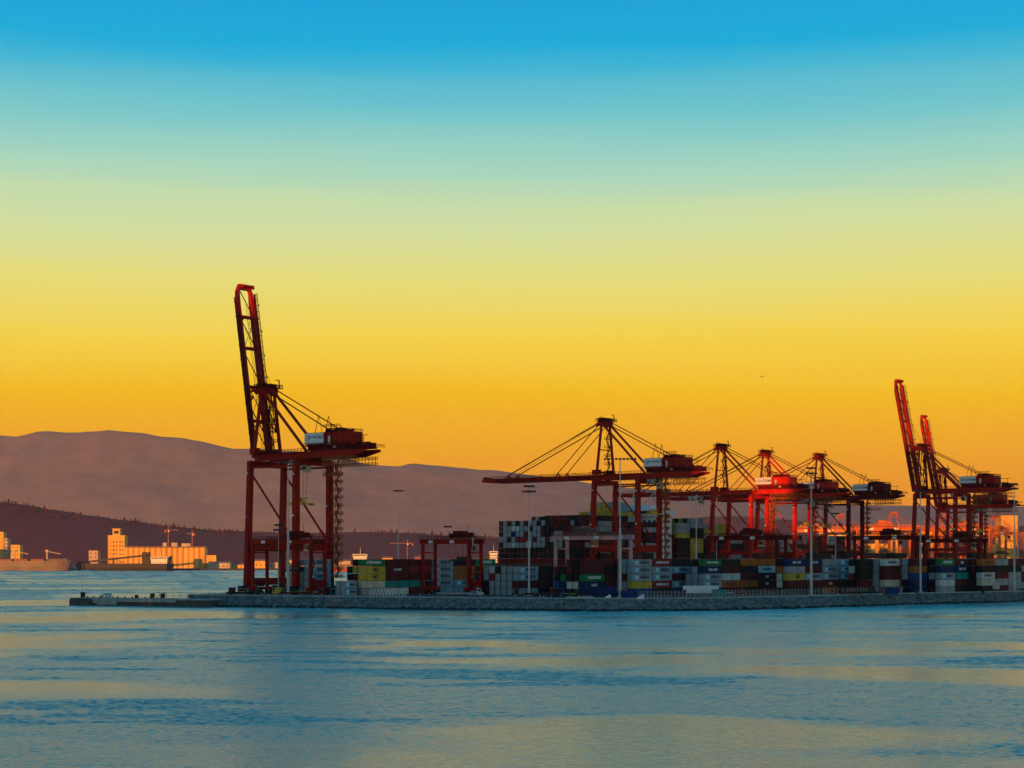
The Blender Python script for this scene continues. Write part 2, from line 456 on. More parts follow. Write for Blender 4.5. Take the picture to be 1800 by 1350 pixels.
M_HILL = mountain_mat('wooded_hill_ground', (0.175, 0.052, 0.044), (0.22, 0.09, 0.07), 0.35)
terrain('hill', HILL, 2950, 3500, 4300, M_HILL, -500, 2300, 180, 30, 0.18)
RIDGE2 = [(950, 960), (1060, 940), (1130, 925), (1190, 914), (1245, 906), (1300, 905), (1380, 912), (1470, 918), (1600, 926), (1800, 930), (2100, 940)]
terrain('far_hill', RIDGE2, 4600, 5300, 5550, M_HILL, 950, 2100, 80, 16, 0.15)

def forest():
    mb = MB(); r = random.Random(3)
    for k in range(9000):
        px = r.uniform(-120, 1900)
        D = r.uniform(2980, 3520)
        H = up(interp(HILL, px), 3500)
        X = (px - 900) / F * 3500
        e = max(0.0, (D - 2950) / 550.0) ** 0.85
        e = min(e, 1.0)
        z = max(0.0, H * e - 2)
        h = r.uniform(2.8, 6.0) * (1.9 if r.random() < 0.1 else 1) if D > 3400 else r.uniform(1.6, 3.2)
        w = h * r.uniform(0.28, 0.5)
        i = len(mb.v)
        n = 5; a0 = r.uniform(0, 6)
        for lev in range(2):
            zb = z + h * (0.05 + 0.38 * lev); zt = z + h * (0.66 + 0.34 * lev); ww = w * (1 - 0.4 * lev)
            i = len(mb.v)
            for q in range(n):
                t = a0 + 6.283 * q / n; s = ww * r.uniform(0.7, 1.2)
                mb.v.append((X + s * math.cos(t), D + s * math.sin(t), zb + r.uniform(-.05, .05) * h))
            mb.v.append((X + r.uniform(-.05, .05) * h, D, zt))
            for q in range(n):
                mb.f.append((i + q, i + (q + 1) % n, i + n))
    tag(build(mb, 'forest', M_FOREST), 'dark conifer wood covering the low hill beyond the far shore', 'wood', kind='stuff')
forest()

mb = MB()
sh = [(-700, 2235), (0, 2230), (300, 2225), (600, 2240), (1000, 2260), (1400, 2200), (1600, 2150), (1900, 2150), (2500, 2150)]
top = [at(p, d) for p, d in sh]
mb.prism([(p.x, p.y) for p in top] + [(2400, 2800), (-2400, 2800)], -0.5, 2.6)
o = build(mb, 'far_shore', M_ASPH); o['kind'] = 'structure'

# ------------------------------------------------------------------ the pier
SHORE = [(330, 1066.4), (380, 1067), (500, 1068.5), (600, 1070), (730, 1071.5), (860, 1073), (980, 1074.5), (1100, 1075), (1250, 1073.5), (1400, 1070), (1520, 1066), (1640, 1062), (1720, 1060), (1800, 1058), (2000, 1053), (2500, 1048)]
def shoreD(px):
    return F * CAMH / (interp(SHORE, px) - YH)
def shore_pts(inset, pxs):
    out = []
    for px in pxs:
        a = at(px - 4, shoreD(px - 4)); b = at(px + 4, shoreD(px + 4)); t = (b - a).normalized()
        n = Vector((-t.y, t.x, 0))
        out.append(at(px, shoreD(px)) + n * inset)
    return out
PXS = list(range(332, 2500, 24))
WL = shore_pts(0.0, PXS); CR = shore_pts(6.2, PXS)
qa = quay(-36, -4.5); qb = quay(1500, -4.5)
mb = MB()
poly = [(p.x, p.y) for p in CR] + [(CR[-1].x + 900, CR[-1].y + 300), (qb.x, qb.y), (qa.x, qa.y)]
mb.prism(poly, -3.0, DECK)
o = build(mb, 'quay_deck', M_ASPH); o['kind'] = 'structure'
# concrete kerb along the crest
mb = MB()
for a, b in zip(CR[:-1], CR[1:]):
    mb.beam(a + Vector((0, 0.35, DECK + 0.2)), b + Vector((0, 0.35, DECK + 0.2)), 0.7, 0.5)
tag(build(mb, 'kerb', M_CONC), kind='structure')
# bed below the rocks
mb = MB()
for a, b in zip(WL, CR):
    mb.v += [(a.x, a.y - 1.5, -1.2), (b.x, b.y - 0.1, DECK - 0.15)]
for i in range(len(WL) - 1):
    mb.f.append((2 * i, 2 * i + 2, 2 * i + 3, 2 * i + 1))
tag(build(mb, 'slope_bed', M_DKCONC), kind='structure')
def rocks():
    mb = MB(); wet = MB(); r = random.Random(11)
    ico = []
    g = (1 + 5 ** .5) / 2
    V = [(-1, g, 0), (1, g, 0), (-1, -g, 0), (1, -g, 0), (0, -1, g), (0, 1, g), (0, -1, -g), (0, 1, -g), (g, 0, -1), (g, 0, 1), (-g, 0, -1), (-g, 0, 1)]
    V = [Vector(v).normalized() for v in V]
    Fc = [(0, 11, 5), (0, 5, 1), (0, 1, 7), (0, 7, 10), (0, 10, 11), (1, 5, 9), (5, 11, 4), (11, 10, 2), (10, 7, 6), (7, 1, 8), (3, 9, 4), (3, 4, 2), (3, 2, 6), (3, 6, 8), (3, 8, 9), (4, 9, 5), (2, 4, 11), (6, 2, 10), (8, 6, 7), (9, 8, 1)]
    pxs = [332 + 1.0 * k for k in range(1560)]
    for k in range(9500):
        px = r.uniform(332, 1890)
        t = r.random()
        i = min(len(WL) - 2, int((px - 332) / 24)); ff = (px - 332) / 24 - i
        a = WL[i].lerp(WL[i + 1], ff); b = CR[i].lerp(CR[i + 1], ff)
        p = a.lerp(b, t)
        z = -0.5 + t * (DECK + 0.15)
        s = r.uniform(0.28, 0.72) * (1.35 if r.random() < 0.12 else 1)
        sx, sy, sz = s * r.uniform(.8, 1.3), s * r.uniform(.8, 1.2), s * r.uniform(.55, .95)
        ca, sa = math.cos(6.28 * r.random()), math.sin(6.28 * r.random())
        tgt = wet if t < .24 else mb
        j = len(tgt.v)
        for v in V:
            q = 1 + r.uniform(-.22, .22)
            x, y, zz = v.x * sx * q, v.y * sy * q, v.z * sz * q
            tgt.v.append((p.x + x * ca - y * sa, p.y + x * sa + y * ca, z + zz))
        for f3 in Fc:
            tgt.f.append((j + f3[0], j + f3[1], j + f3[2]))
    tag(build(mb, 'rubble_slope', M_ROCK), 'grey broken rock of the armoured slope along the pier', 'rocks', kind='stuff')
    tag(build(wet, 'weedy_rocks', mat('weedy_wet_rock', (0.012, 0.013, 0.010), 0.6, 0.5, 0.6)), 'black weed-covered rocks at the waterline of the pier', 'rocks', kind='stuff')
rocks()

# mole at the left end: concrete head, lower
def mole():
    a = at(124, 649); b = at(338, 624)
    t = (b - a).normalized(); n = Vector((-t.y, t.x, 0))
    root = thing('breakwater', 'low concrete breakwater head at the left tip of the pier', 'breakwater', a)
    L = (b - a).length + 6
    ang = math.atan2(t.y, t.x)
    root.rotation_euler = (0, 0, ang)
    m1 = MB().box(0, L, 0.6, 12, -2, 2.5); build(m1, 'core', M_DKCONC, root)
    m1 = MB().box(-0.3, 10.5, -0.4, 12.4, -2, 2.2).box(-0.3, 10.5, -0.1, 12.1, 2.2, 2.75); build(m1, 'dark_head_block', M_DKCONC, root)
    m1 = MB().box(10.8, 13.8, -0.2, 0.55, 0.9, 2.75).beam((10.6, 0.1, 2.7), (13.6, 0.1, 0.5), 0.8, 0.6); build(m1, 'buttress', M_CONC, root)
    for k in range(2):
        m1 = MB().box(14.1 + 4.1 * k, 18.0 + 4.1 * k, -0.25, 0.5, 0.3 + 0.2 * k, 2.8); build(m1, 'concrete_panel', M_CONC, root)
    for k in range(8):
        m1 = MB().box(22.4 + 3.4 * k, 25.6 + 3.4 * k, 0.0, 0.55, 1.6, 2.9 + 0.05 * k); build(m1, 'concrete_panel', M_CONC, root)
    m1 = MB().box(-0.1, L, 0.7, 11.9, 2.5, 2.9); build(m1, 'top_slab', M_CONC, root)
    rr = random.Random(5)
    for k in range(14):
        x = 4 + k * 3.0 + rr.uniform(-.4, .4)
        m1 = MB().tube((x, 1.2, 2.9), (x, 1.2, 3.45), 0.22, 0.22).tube((x, 1.2, 3.45), (x, 1.2, 3.6), 0.34, 0.3)
        build(m1, 'bollard', M_STEEL, root)
    m1 = MB().rail([(34, 6, 2.9), (L, 6, 2.9)], 2.2, 0.035, 3.0); build(m1, 'fence', M_STEEL, root)
mole()

# ------------------------------------------------------------------ ship-to-shore crane
GA, WB, ZG0, ZG1 = 27.0, 9.0, 52.5, 55.2
def sts(label, loc, boom_up=False, paint=M_RED, scale=1.0, group='ship-to-shore cranes on the quay', sign=None, detail=2, rz=ROT, trolley_q=24.0, boom_angle=80.5, LB=71.0, stair=True, dark=M_DKRED, roofkit=True):
    t = thing('ship_to_shore_crane', label, 'crane', loc, rz, group, scale)
    P = paint
    C = lambda key, name, fn, m=P, parent=t, **k: cpart('sts_' + key, name, m, fn, parent, **k)
    for sy in (-1, 1):
        k = str(sy)
        C('legw' + k, 'leg', lambda b: b.beam((-1.4, sy * WB, 3.0), (0.4, sy * (WB - .2), 52.4), 2.1, 2.3, 1.8, 2.1, side=(0, 1, 0)))
        C('legl' + k, 'leg', lambda b: b.beam((GA, sy * WB, 3.0), (GA, sy * (WB - .2), 52.4), 2.2, 2.4, 2.0, 2.1, side=(0, 1, 0)))
        C('diag' + k, 'diagonal_brace', lambda b: b.tube((0.9, sy * (WB - .1), 47.5), (GA - .9, sy * (WB - .1), 20.2), 0.42, n=8))
        C('tie' + k, 'tie_beam', lambda b: b.beam((1.2, sy * (WB - .15), 49.6), (GA - .9, sy * (WB - .15), 49.6), 0.6, 0.75))
        C('side' + k, 'side_beam', lambda b: b.beam((0.1, sy * (WB - .05), 18.0), (GA - 1.0, sy * (WB - .05), 18.0), 1.0, 2.0))
        C('gird' + k, 'girder', lambda b: b.beam((-2.4, sy * 3.7, 53.8), (52, sy * 3.7, 53.8), 1.25, 2.7).beam((52, sy * 3.7, 53.8), (60, sy * 3.7, 54.6), 1.25, 2.7, 1.0, 0.9))
        C('mast' + k, 'mast_leg', lambda b: b.beam((0.4, sy * 7.2, 54.0), (0.6, sy * 3.3, 80.5), 1.05, 1.05, 0.9, 0.9, side=(0, 1, 0)))
        C('strut' + k, 'back_strut', lambda b: b.beam((1.4, sy * 3.0, 80.0), (GA + 0.5, sy * 3.7, 55.2), 0.85))
        C('btie' + k, 'back_tie', lambda b: b.tube((1.8, sy * 3.0, 81.4), (54.5, sy * 3.7, 56.0), 0.24, n=6), m=dark)
    for q, kk in ((-0.55, 'w'), (GA, 'l')):
        C('portal' + kk, 'portal_beam', lambda b: b.box(q - .8, q + .8, -WB + .9, WB - .9, 16.6, 20.0))
        C('sill' + kk, 'sill_beam', lambda b: b.box(q - .75 - (.6 if kk == 'w' else 0), q + .75, -WB - 1.6, WB + 1.6, 3.2, 6.0))
        C('head' + kk, 'top_beam', lambda b: b.box(q - .6 + (.9 if kk == 'w' else 0), q + .7 + (.6 if kk == 'w' else 0), -WB + .6, WB - .6, 49.9, 52.4))
    if detail > 1:
        for q, y, z in ((-1.0, -10.25, 30), (0.0, -10.2, 47), (GA, -10.35, 30), (GA, -10.3, 46), (GA - .4, WB - 1.5, 34)):
            C('leglamp%d%d' % (q, z), 'floodlight', lambda b: b.box(q - .35, q + .35, y - .2, y + .18, z, z + .7), m=M_WHITE)
    for q in (-1.2, GA):
        for y in (-WB, WB):
            def bog(b):
                b.box(-.55, .55, -4.6, 4.6, 1.9, 3.0)
                for s in (-1, 1):
                    b.box(-.5, .5, s * 2.6 - 2.1, s * 2.6 + 2.1, 0.9, 1.8)
            bo = C('bogie', 'bogie', bog, m=M_STEEL, loc=(q, y, 0))
            if detail > 1:
                for s in range(8):
                    C('wheel', 'wheel', lambda b: b.tube((-.3, 0, .45), (.3, 0, .45), .45, n=12), m=M_STEEL, parent=bo, loc=(0, -4.2 + 1.2 * s, 0))
    # apex
    def head(b):
        b.box(-1.2, 2.2, -4.0, 4.0, 79.4, 81.6).prism([(-1.6, -4.4), (2.8, -4.4), (2.8, 4.4), (-1.6, 4.4)], 81.6, 81.9)
        b.beam((-2.2, -4, 80.4), (-1.0, -4, 79.6), .7, 1.6).beam((-2.2, 4, 80.4), (-1.0, 4, 79.6), .7, 1.6)
    hd = C('apex', 'mast_head', head)
    if detail:
        C('apexrail', 'railing', lambda b: b.rail([(-1.6, -5.2, 81.9), (3.6, -5.2, 81.9), (3.6, 5.2, 81.9), (-1.6, 5.2, 81.9), (-1.6, -5.2, 81.9)], 1.2, .07, 1.6).box(-1.8, 3.8, -5.4, 5.4, 81.65, 81.88), m=dark, parent=hd)
        C('apexkit', 'sheave_block', lambda b: [b.tube((-.2 + .9 * i, y - .25, 82.9), (-.2 + .9 * i, y + .25, 82.9), .8, n=10) for i in (0, 1.4) for y in (-3, -1, 1.2, 3)] + [b.box(-1, 0.4, -3.6, -2.6, 82, 83.6), b.box(.6, 2.2, 2, 3.4, 82, 83.2)], m=dark, parent=hd)
        C('apexlift', 'davit', lambda b: b.beam((2.6, 4.2, 81.9), (2.6, 4.2, 85.2), .35).beam((2.6, 4.2, 85.2), (2.6, 2.2, 85.0), .3), m=dark, parent=hd)
        C('apexaerial', 'aerial', lambda b: b.beam((-1.2, -1, 81.9), (-1.2, -1, 84.4), .12).beam((-2.8, -1, 84.4), (-.2, -1, 84.4), .12), m=dark, parent=hd)
        def lad(b):
            z = 56.0; f = 1
            b.beam((1.6, 2.5, 56), (0.9, 1.4, 79), .14).beam((1.6, .7, 56), (0.9, .4, 79), .14)
            while z < 77:
                b.box(.2, 2.6, -.4, 3.2, z, z + .14)
                b.rail([(.2, -.4, z), (2.6, -.4, z), (2.6, 3.2, z)], 1.1, .05, 1.2)
                b.beam((1.0, .2 if f > 0 else 2.8, z), (1.0, 2.8 if f > 0 else .2, z + 4.2), .7, .15)
                z += 4.2; f = -f
        C('mastladder', 'mast_ladder', lad, m=dark)
        C('mastx1', 'mast_crossbeam', lambda b: b.beam((.5, -6.9, 56.4), (.5, 6.9, 56.4), .7, .9))
        C('mastx2', 'mast_crossbeam', lambda b: b.beam((.55, -5.2, 67.5), (.55, 5.2, 67.5), .4, .5))
    # machinery house
    def house(b):
        b.prism([(28, -4.5), (50, -4.5), (50, 4.5), (28, 4.5)], 57.1, 62.2, [(28, -4.4), (50, -4.4), (50, 4.4), (28, 4.4)])
        b.prism([(28, -4.7), (45, -4.7), (45, 4.7), (28, 4.7)], 62.2, 62.4, [(29, -2), (45, -2), (45, 2), (29, 2)])
        for i in range(7):
            b.box(30.0 + 3 * i, 30.18 + 3 * i, -4.62, -4.4, 57.2, 62.0)
    ho = C('house', 'machinery_house', house)
    C('houseframe', 'under_frame', lambda b: [b.box(28.5, 49.5, -4.2, -2.2, 55.3, 57.0), b.box(28.5, 49.5, 2.2, 4.2, 55.3, 57.0)] + [b.box(29 + 3.3 * i, 29.5 + 3.3 * i, -4.3, 4.3, 55.4, 56.9) for i in range(7)], m=dark, parent=ho)
    if detail:
        C('roofkit', 'roof_hoist', lambda b: [b.box(39, 45.6, -4.5, -3.9, 63.2, 63.6), b.box(39, 45.6, 3.9, 4.5, 63.2, 63.6), b.box(41, 44, -2, 2, 62.3, 63.9), b.box(38.8, 39.2, -4.4, 4.4, 62.2, 63.4), b.box(45, 45.4, -4.4, 4.4, 62.2, 63.4), b.rail([(38, -4.8, 63.9), (47, -4.8, 63.9)], 1.0, .06, 1.5), b.rail([(46, -4.4, 62.2), (50, -4.4, 62.2), (50, 4.4, 62.2)], 1.0, .06, 1.2)], m=dark, parent=ho)
        C('houserail', 'railing', lambda b: b.rail([(27.4, -5.9, 57.0), (52, -5.9, 57.0)], 1.1, .06, 1.6).box(27.4, 52, -6.0, -4.6, 56.85, 57.0), m=dark, parent=ho)
        C('housedoor', 'door', lambda b: b.box(40.5, 41.7, -4.75, -4.55, 57.4, 60.6), m=M_GALV, parent=ho)
        C('houselamp', 'floodlight', lambda b: b.box(43.4, 44.6, -4.9, -4.3, 56.1, 56.7), m=M_WHITE, parent=ho)
        for i in (0, 1):
            for y in (-2.6, 2.6):
                C('hang%d%d' % (i, y), 'pipe_frame', lambda b: b.tube((31 + 8 * i, y, 62.2), (33 + 7 * i, y, 69.2 - 4.2 * i), .13, n=6).tube((35 + 8 * i, y, 62.2), (33 + 7 * i, y, 69.2 - 4.2 * i), .10, n=6), m=dark)
    if sign:
        sb = C('sign', 'sign_board', lambda b: b.box(27.6, 38.2, -5.05, -4.78, 57.9, 62.0), m=M_WHITE)
        tx = link('lettering', text_mesh(sign[0], sign[1], M_INK, 0.02), sb, (sign[2], -5.085, sign[3]))
        if len(sign) > 4:
            def em(b):
                for k in range(16):
                    a0 = 0.5 + 5.0 * k / 16; a1 = 0.5 + 5.0 * (k + 1) / 16
                    w0 = .16 + .2 * k / 16
                    b.beam((29.6 + .95 * math.cos(a0), -5.09, 60.0 + .95 * math.sin(a0)), (29.6 + .95 * math.cos(a1), -5.09, 60.0 + .95 * math.sin(a1)), .05, w0, side=(0, 1, 0))
                b.box(29.5, 30.5, -5.11, -5.07, 59.7, 60.0)
            C('emblem', 'emblem', em, m=M_INKO, parent=sb)
    # tail of the girders
    def tail(b):
        b.box(53, 59, -3.2, 3.2, 55.3, 56.0).box(54, 55.5, -3.4, -1.6, 56, 58.2).box(54, 55.5, 1.6, 3.4, 56, 58.2).box(57, 58.4, -3.4, -1.4, 56, 57.6).box(57, 58.4, 1.4, 3.4, 56, 57.6)
        b.tube((56.5, -3, 56.9), (56.5, 3, 56.9), .9, n=10)
    C('tail', 'rope_anchor_frame', tail, m=dark)
    if detail:
        C('tailrail', 'railing', lambda b: b.rail([(52.2, -4.9, 55.6), (61, -4.9, 55.6), (61, 4.9, 55.6)], 1.2, .06, 1.5).box(52.2, 61.2, -5, -3.8, 55.35, 55.55).beam((50, -2, 60.4), (59, -2, 60.4), .25).beam((57, -2, 56), (57, -2, 60.4), .2), m=dark)
        def plat(b):
            for z in (49.2, 51.4):
                b.box(38, 57, -5.4, -4.3, z, z + .14); b.box(38, 57, 4.3, 5.4, z, z + .14)
                b.rail([(38, -5.4, z), (57, -5.4, z)], 1.1, .06, 1.3); b.rail([(38, 5.4, z), (57, 5.4, z)], 1.1, .06, 1.3)
            for i in range(11):
                b.beam((38.5 + 1.8 * i, -4.8, 49.2), (38.5 + 1.8 * i, -4.8, 52.5), .16); b.beam((38.5 + 1.8 * i, 4.8, 49.2), (38.5 + 1.8 * i, 4.8, 52.5), .16)
            b.rail([(38, -5, 45.4), (48, -5, 45.4)], 1.1, .06, 1.3); b.box(38, 48, -5.1, -4.2, 45.2, 45.4)
            for i in range(4):
                b.beam((38.5 + 2.5 * i, -4.7, 45.4), (38.5 + 2.5 * i, -4.7, 49.2), .16); b.beam((38.5 + 2.5 * i, -4.7, 45.4), (41 + 2.5 * i, -4.7, 49.2), .12)
        C('platform', 'maintenance_platform', plat, m=M_STAIR)
        C('festoon', 'cable_loops', lambda b: [b.beam((6 + 3 * i, 4.9, 52.2), (7.5 + 3 * i, 4.9, 50.4), .09) for i in range(6)] + [b.beam((9 + 3 * i, 4.9, 52.2), (7.5 + 3 * i, 4.9, 50.4), .09) for i in range(6)] + [b.beam((4, 4.9, 52.25), (28, 4.9, 52.25), .1)], m=M_ROPE)
        C('girdrail', 'railing', lambda b: b.rail([(1.5, -5.4, 55.2), (28, -5.4, 55.2)], 1.1, .06, 1.8).box(1.5, 28, -5.5, -4.3, 55.06, 55.2), m=dark)
        for q in (2, 51):
            C('girdx%d' % q, 'girder_crossbeam', lambda b: b.box(q, q + .9, -3.0, 3.0, 53.2, 54.8), m=P)
        C('hingekit', 'hinge_frame', lambda b: [b.box(-3.4, 1.6, s * 5.4 - .6, s * 5.4 + .6, 55.2, 57.6) for s in (-1, 1)] + [b.beam((-3, s * 5.4, 57), (3.8, s * 5.4, 55.4), .4) for s in (-1, 1)] + [b.tube((-2.6, -4.6, 54.6), (-2.6, 4.6, 54.6), .5, n=8)], m=P)
    if stair:
        def stairs(b):
            z = 6.2; f = 1
            for x, y in ((GA + 1.6, WB - .3), (GA + 3.4, WB - .3), (GA + 1.6, WB + 2.6), (GA + 3.4, WB + 2.6)):
                b.beam((x, y, 6), (x, y, 52), .16)
            while z < 51:
                b.box(GA + 1.4, GA + 4.4, WB - .4, WB + 2.8, z, z + .16)
                b.rail([(GA + 4.4, WB - .4, z), (GA + 4.4, WB + 2.8, z), (GA + 1.4, WB + 2.8, z)], 1.15, .08, 1.0)
                b.rail([(GA + 1.4, WB - .4, z), (GA + 4.4, WB - .4, z)], 1.15, .08, 1.0)
                b.beam((GA + 2.9, WB + (.2 if f > 0 else 2.4), z + .1), (GA + 2.9, WB + (2.4 if f > 0 else .2), z + 3.1), .9, .25)
                z += 3.1; f = -f
        C('stairs', 'stairway', stairs, m=M_STAIR)
    # trolley and spreader
    tr = C('trolley', 'trolley', lambda b: b.box(-3.6, 3.6, -3.0, 3.0, 51.2, 52.3).box(-3.2, -1.2, -2.6, 2.6, 49.9, 51.2).box(.2, 2.0, -2.8, -1, 50.1, 51.2), m=M_GREYP, loc=(trolley_q, 0, 0))
    C('cab', 'operator_cab', lambda b: b.prism([(-1.2, -1.2), (1.2, -1.2), (1.2, 1.2), (-1.2, 1.2)], 47.4, 50.0, [(-1.4, -1.3), (1.3, -1.3), (1.3, 1.3), (-1.4, 1.3)]).box(-.3, .3, -.3, .3, 50, 51.3), m=M_GALV, loc=(trolley_q + 5.2, -1.8, 0))
    C('cabglass', 'window', lambda b: b.box(-1.0, 1.0, -1.33, -1.24, 48.2, 49.7).box(-1.37, -1.27, -1.0, 1.0, 47.8, 49.7), m=M_GLASS, loc=(trolley_q + 5.2, -1.8, 0))
    hz = 35.0
    C('spreader', 'spreader', lambda b: b.box(-1.1, 1.1, -6, 6, 0, .55).box(-.9, .9, -1.8, 1.8, .55, 1.6).box(-1.2, 1.2, -6.1, -5.6, -.3, .6).box(-1.2, 1.2, 5.6, 6.1, -.3, .6).box(-1.0, 1.0, -2.4, 2.4, 2.1, 2.6), m=M_YEL, loc=(trolley_q, 0, hz))
    C('hoistropes', 'hoist_rope', lambda b: [b.tube((sx, sy, hz + 2.6), (sx * 1.6, sy * 1.2, 51.2), .06, n=5) for sx in (-.8, .8) for sy in (-2, 2)], m=M_ROPE, loc=(trolley_q, 0, 0))
    # boom, local frame: x outwards from the hinge
    hinge = (-2.9, 0, 54.0)
    ang = R(boom_angle) if boom_up else 0.0
    def boomx(b):
        b.box(LB - 1.6, LB + .5, -2.6, 2.6, -.5, 1.2).box(LB - 1.2, LB + .2, -4.5, -2.7, .9, 2.0).tube((LB - .4, -2, 1.9), (LB - .4, 2, 1.9), .6, n=10)
    bm = C('boomx%d' % LB, 'boom', boomx, loc=hinge)
    # local x points to the water, raised by ang
    bm.rotation_euler = (Matrix.Rotation(math.pi, 3, 'Z') @ Matrix.Rotation(-ang, 3, 'Y')).to_euler()
    def BC(key, name, fn, m=P):
        return cpart('stsb_' + key, name, m, fn, bm)
    for x in (2.0, 15, 29, 45, 58):
        BC('x%d' % x, 'boom_crossbeam', lambda b: b.box(x - .5, x + .5, -3.05, 3.05, -.7, .8))
    for sy in (-1, 1):
        BC('beam%d_%d' % (sy, LB), 'boom_beam', lambda b: b.beam((0, sy * 3.7, 0), (LB - 8, sy * 3.7, 0), 1.25, 2.3).beam((LB - 8, sy * 3.7, 0), (LB - 2.4, sy * 3.4, .3), 1.25, 2.3, 1.1, 1.7).beam((LB - 2.4, sy * 3.4, .3), (LB, sy * 2.2, .35), 1.1, 1.7, 1.0, 1.5))
    if detail:
        BC('lace', 'boom_lacing', lambda b: [b.tube((3 + 14 * i, -3.1, .4), (14.5 + 14 * i, 3.1, .4), .2, n=6) for i in range(5)] + [b.tube((14.5 + 14 * i, -3.1, .4), (3 + 14 * i, 3.1, .4), .12, n=6) for i in (1, 3)], m=dark)
        BC('ropes', 'trolley_rope', lambda b: [b.tube((1, y, -.9), (64, y, -.9), .08, n=5) for y in (-2.2, -1.4, 1.4, 2.2)], m=M_ROPE)
        BC('cabletray', 'cable_tray', lambda b: [b.box(2, 66, 4.6, 4.9, -.6, -.2)] + [b.box(4 + 6 * i, 4.25 + 6 * i, 4.3, 5.0, -.9, .9) for i in range(11)], m=dark)
        BC('rail', 'railing', lambda b: b.rail([(1, -5.3, 1.1), (68, -5.3, 1.1)], 1.1, .06, 2.4).box(1, 68, -5.4, -4.3, .98, 1.12), m=dark)
        BC('rail2', 'railing', lambda b: b.rail([(1, 5.3, 1.1), (68, 5.3, 1.1)], 1.1, .06, 2.4).box(1, 68, 4.3, 5.4, .98, 1.12), m=dark)
        BC('lamps', 'floodlight', lambda b: [b.beam((x, -4.9, 1.1), (x, -4.9, 3.0), .12).box(x - .3, x + .3, -5.2, -4.6, 2.7, 3.1) for x in (10, 20, 33, 42, 52, 63)], m=M_LAMP)
        BC('stayfoot', 'stay_bracket', lambda b: [b.beam((x - 1.2, s * 3.7, 1.1), (x, s * 3.7, 2.9), .5).beam((x + 1.2, s * 3.7, 1.1), (x, s * 3.7, 2.9), .5) for x in (24, 57) for s in (-1, 1)], m=P)
    if not boom_up:
        for sy in (-1, 1):
            C('fso' + str(sy), 'forestay', lambda b: b.tube((-1.6, sy * 3.3, 80.6), (hinge[0] - 57, sy * 3.7, 56.8), .27, n=6), m=dark)
            C('fsi' + str(sy), 'forestay', lambda b: b.tube((-1.4, sy * 3.2, 79.9), (hinge[0] - 24, sy * 3.7, 56.8), .22, n=6), m=dark)
            C('fsr' + str(sy), 'boom_rope', lambda b: b.tube((-1.2, sy * 1.2, 82.4), (hinge[0] - 58, sy * 1.5, 56.6), .09, n=5), m=M_ROPE)
    else:
        ca, sa = math.cos(ang), math.sin(ang)
        def onboom(d, y, z=0): return (hinge[0] - d * ca + z * sa, y, hinge[2] + d * sa + z * ca)
        for sy in (-1, 1):
            mid = (-5.2 + 1.5, sy * 3.3, 63.0)
            C('fuo%d%d' % (sy, 10 * boom_angle), 'folded_forestay', lambda b: b.tube((-1.2, sy * 3.3, 80.0), (1.8, sy * 3.3, 64.0), .27, n=6).tube((1.8, sy * 3.3, 64.0), onboom(24, sy * 3.7, -1.2), .24, n=6), m=dark)
            C('fui%d%d' % (sy, 10 * boom_angle), 'folded_forestay', lambda b: b.tube((-1.0, sy * 2.7, 80.2), (-2.5, sy * 2.9, 60.5), .24, n=6), m=dark)
            C('fur%d%d' % (sy, 10 * boom_angle), 'boom_rope', lambda b: b.tube((1.4, sy * 1.1, 82.6), onboom(58, sy * 1.5, -1.4), .07, n=5), m=M_ROPE)
        C('latch%d' % boom_angle, 'boom_latch', lambda b: b.box(-4.2, -1.0, -4.6, 4.6, 80.2, 82.0).beam((-1, -4.4, 81), (1, -4.4, 79), .6).beam((-1, 4.4, 81), (1, 4.4, 79), .6), m=P)
    return t

S1 = ('DP WORLD', 1.25, 34.0, 60.4, 1)
S2 = ('CENTERM', 1.7, 32.9, 60.0)
sts('tall red quay crane with raised boom standing alone at the left', quay(0), True, sign=S1, trolley_q=20)
sts('red quay crane with lowered boom reaching furthest left behind the pink yard crane', quay(222), LB=76.0, sign=S1, trolley_q=30)
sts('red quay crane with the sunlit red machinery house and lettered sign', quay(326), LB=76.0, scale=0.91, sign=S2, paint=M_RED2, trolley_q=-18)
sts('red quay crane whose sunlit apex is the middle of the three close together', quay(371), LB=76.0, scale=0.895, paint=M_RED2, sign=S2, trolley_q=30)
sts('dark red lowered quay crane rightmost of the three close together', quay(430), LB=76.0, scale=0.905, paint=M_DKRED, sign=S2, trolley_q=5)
sts('taller of the two red quay cranes with raised booms at the right', quay(560), True, sign=S2, trolley_q=24, paint=M_RED, scale=1.05, boom_angle=79.0)
sts('smaller raised-boom quay crane behind the tall one at the right', quay(602, -6), True, scale=0.885, paint=M_RED2, trolley_q=30, boom_angle=79.0)
for i, (px, D, sc, rzz, upb, lb) in enumerate([(1478, 1960, 0.80, ROT + R(150), False, 'sunlit orange crane on the far terminal, leftmost of its row'),
                                (1572, 1990, 0.84, ROT + R(150), False, 'sunlit orange crane on the far terminal, second of its row'),
                                (1662, 2040, 0.82, ROT + R(150), False, 'sunlit orange crane on the far terminal, third of its row'),
                                (1748, 2060, 0.80, ROT + R(150), False, 'sunlit orange crane on the far terminal, nearest the right edge')]):
    p = at(px, D, 2.0)
    sts(lb, p, upb, paint=M_ORANGE, dark=M_ORANGE, scale=sc, group='orange cranes of the far terminal', detail=0, rz=rzz, stair=False)

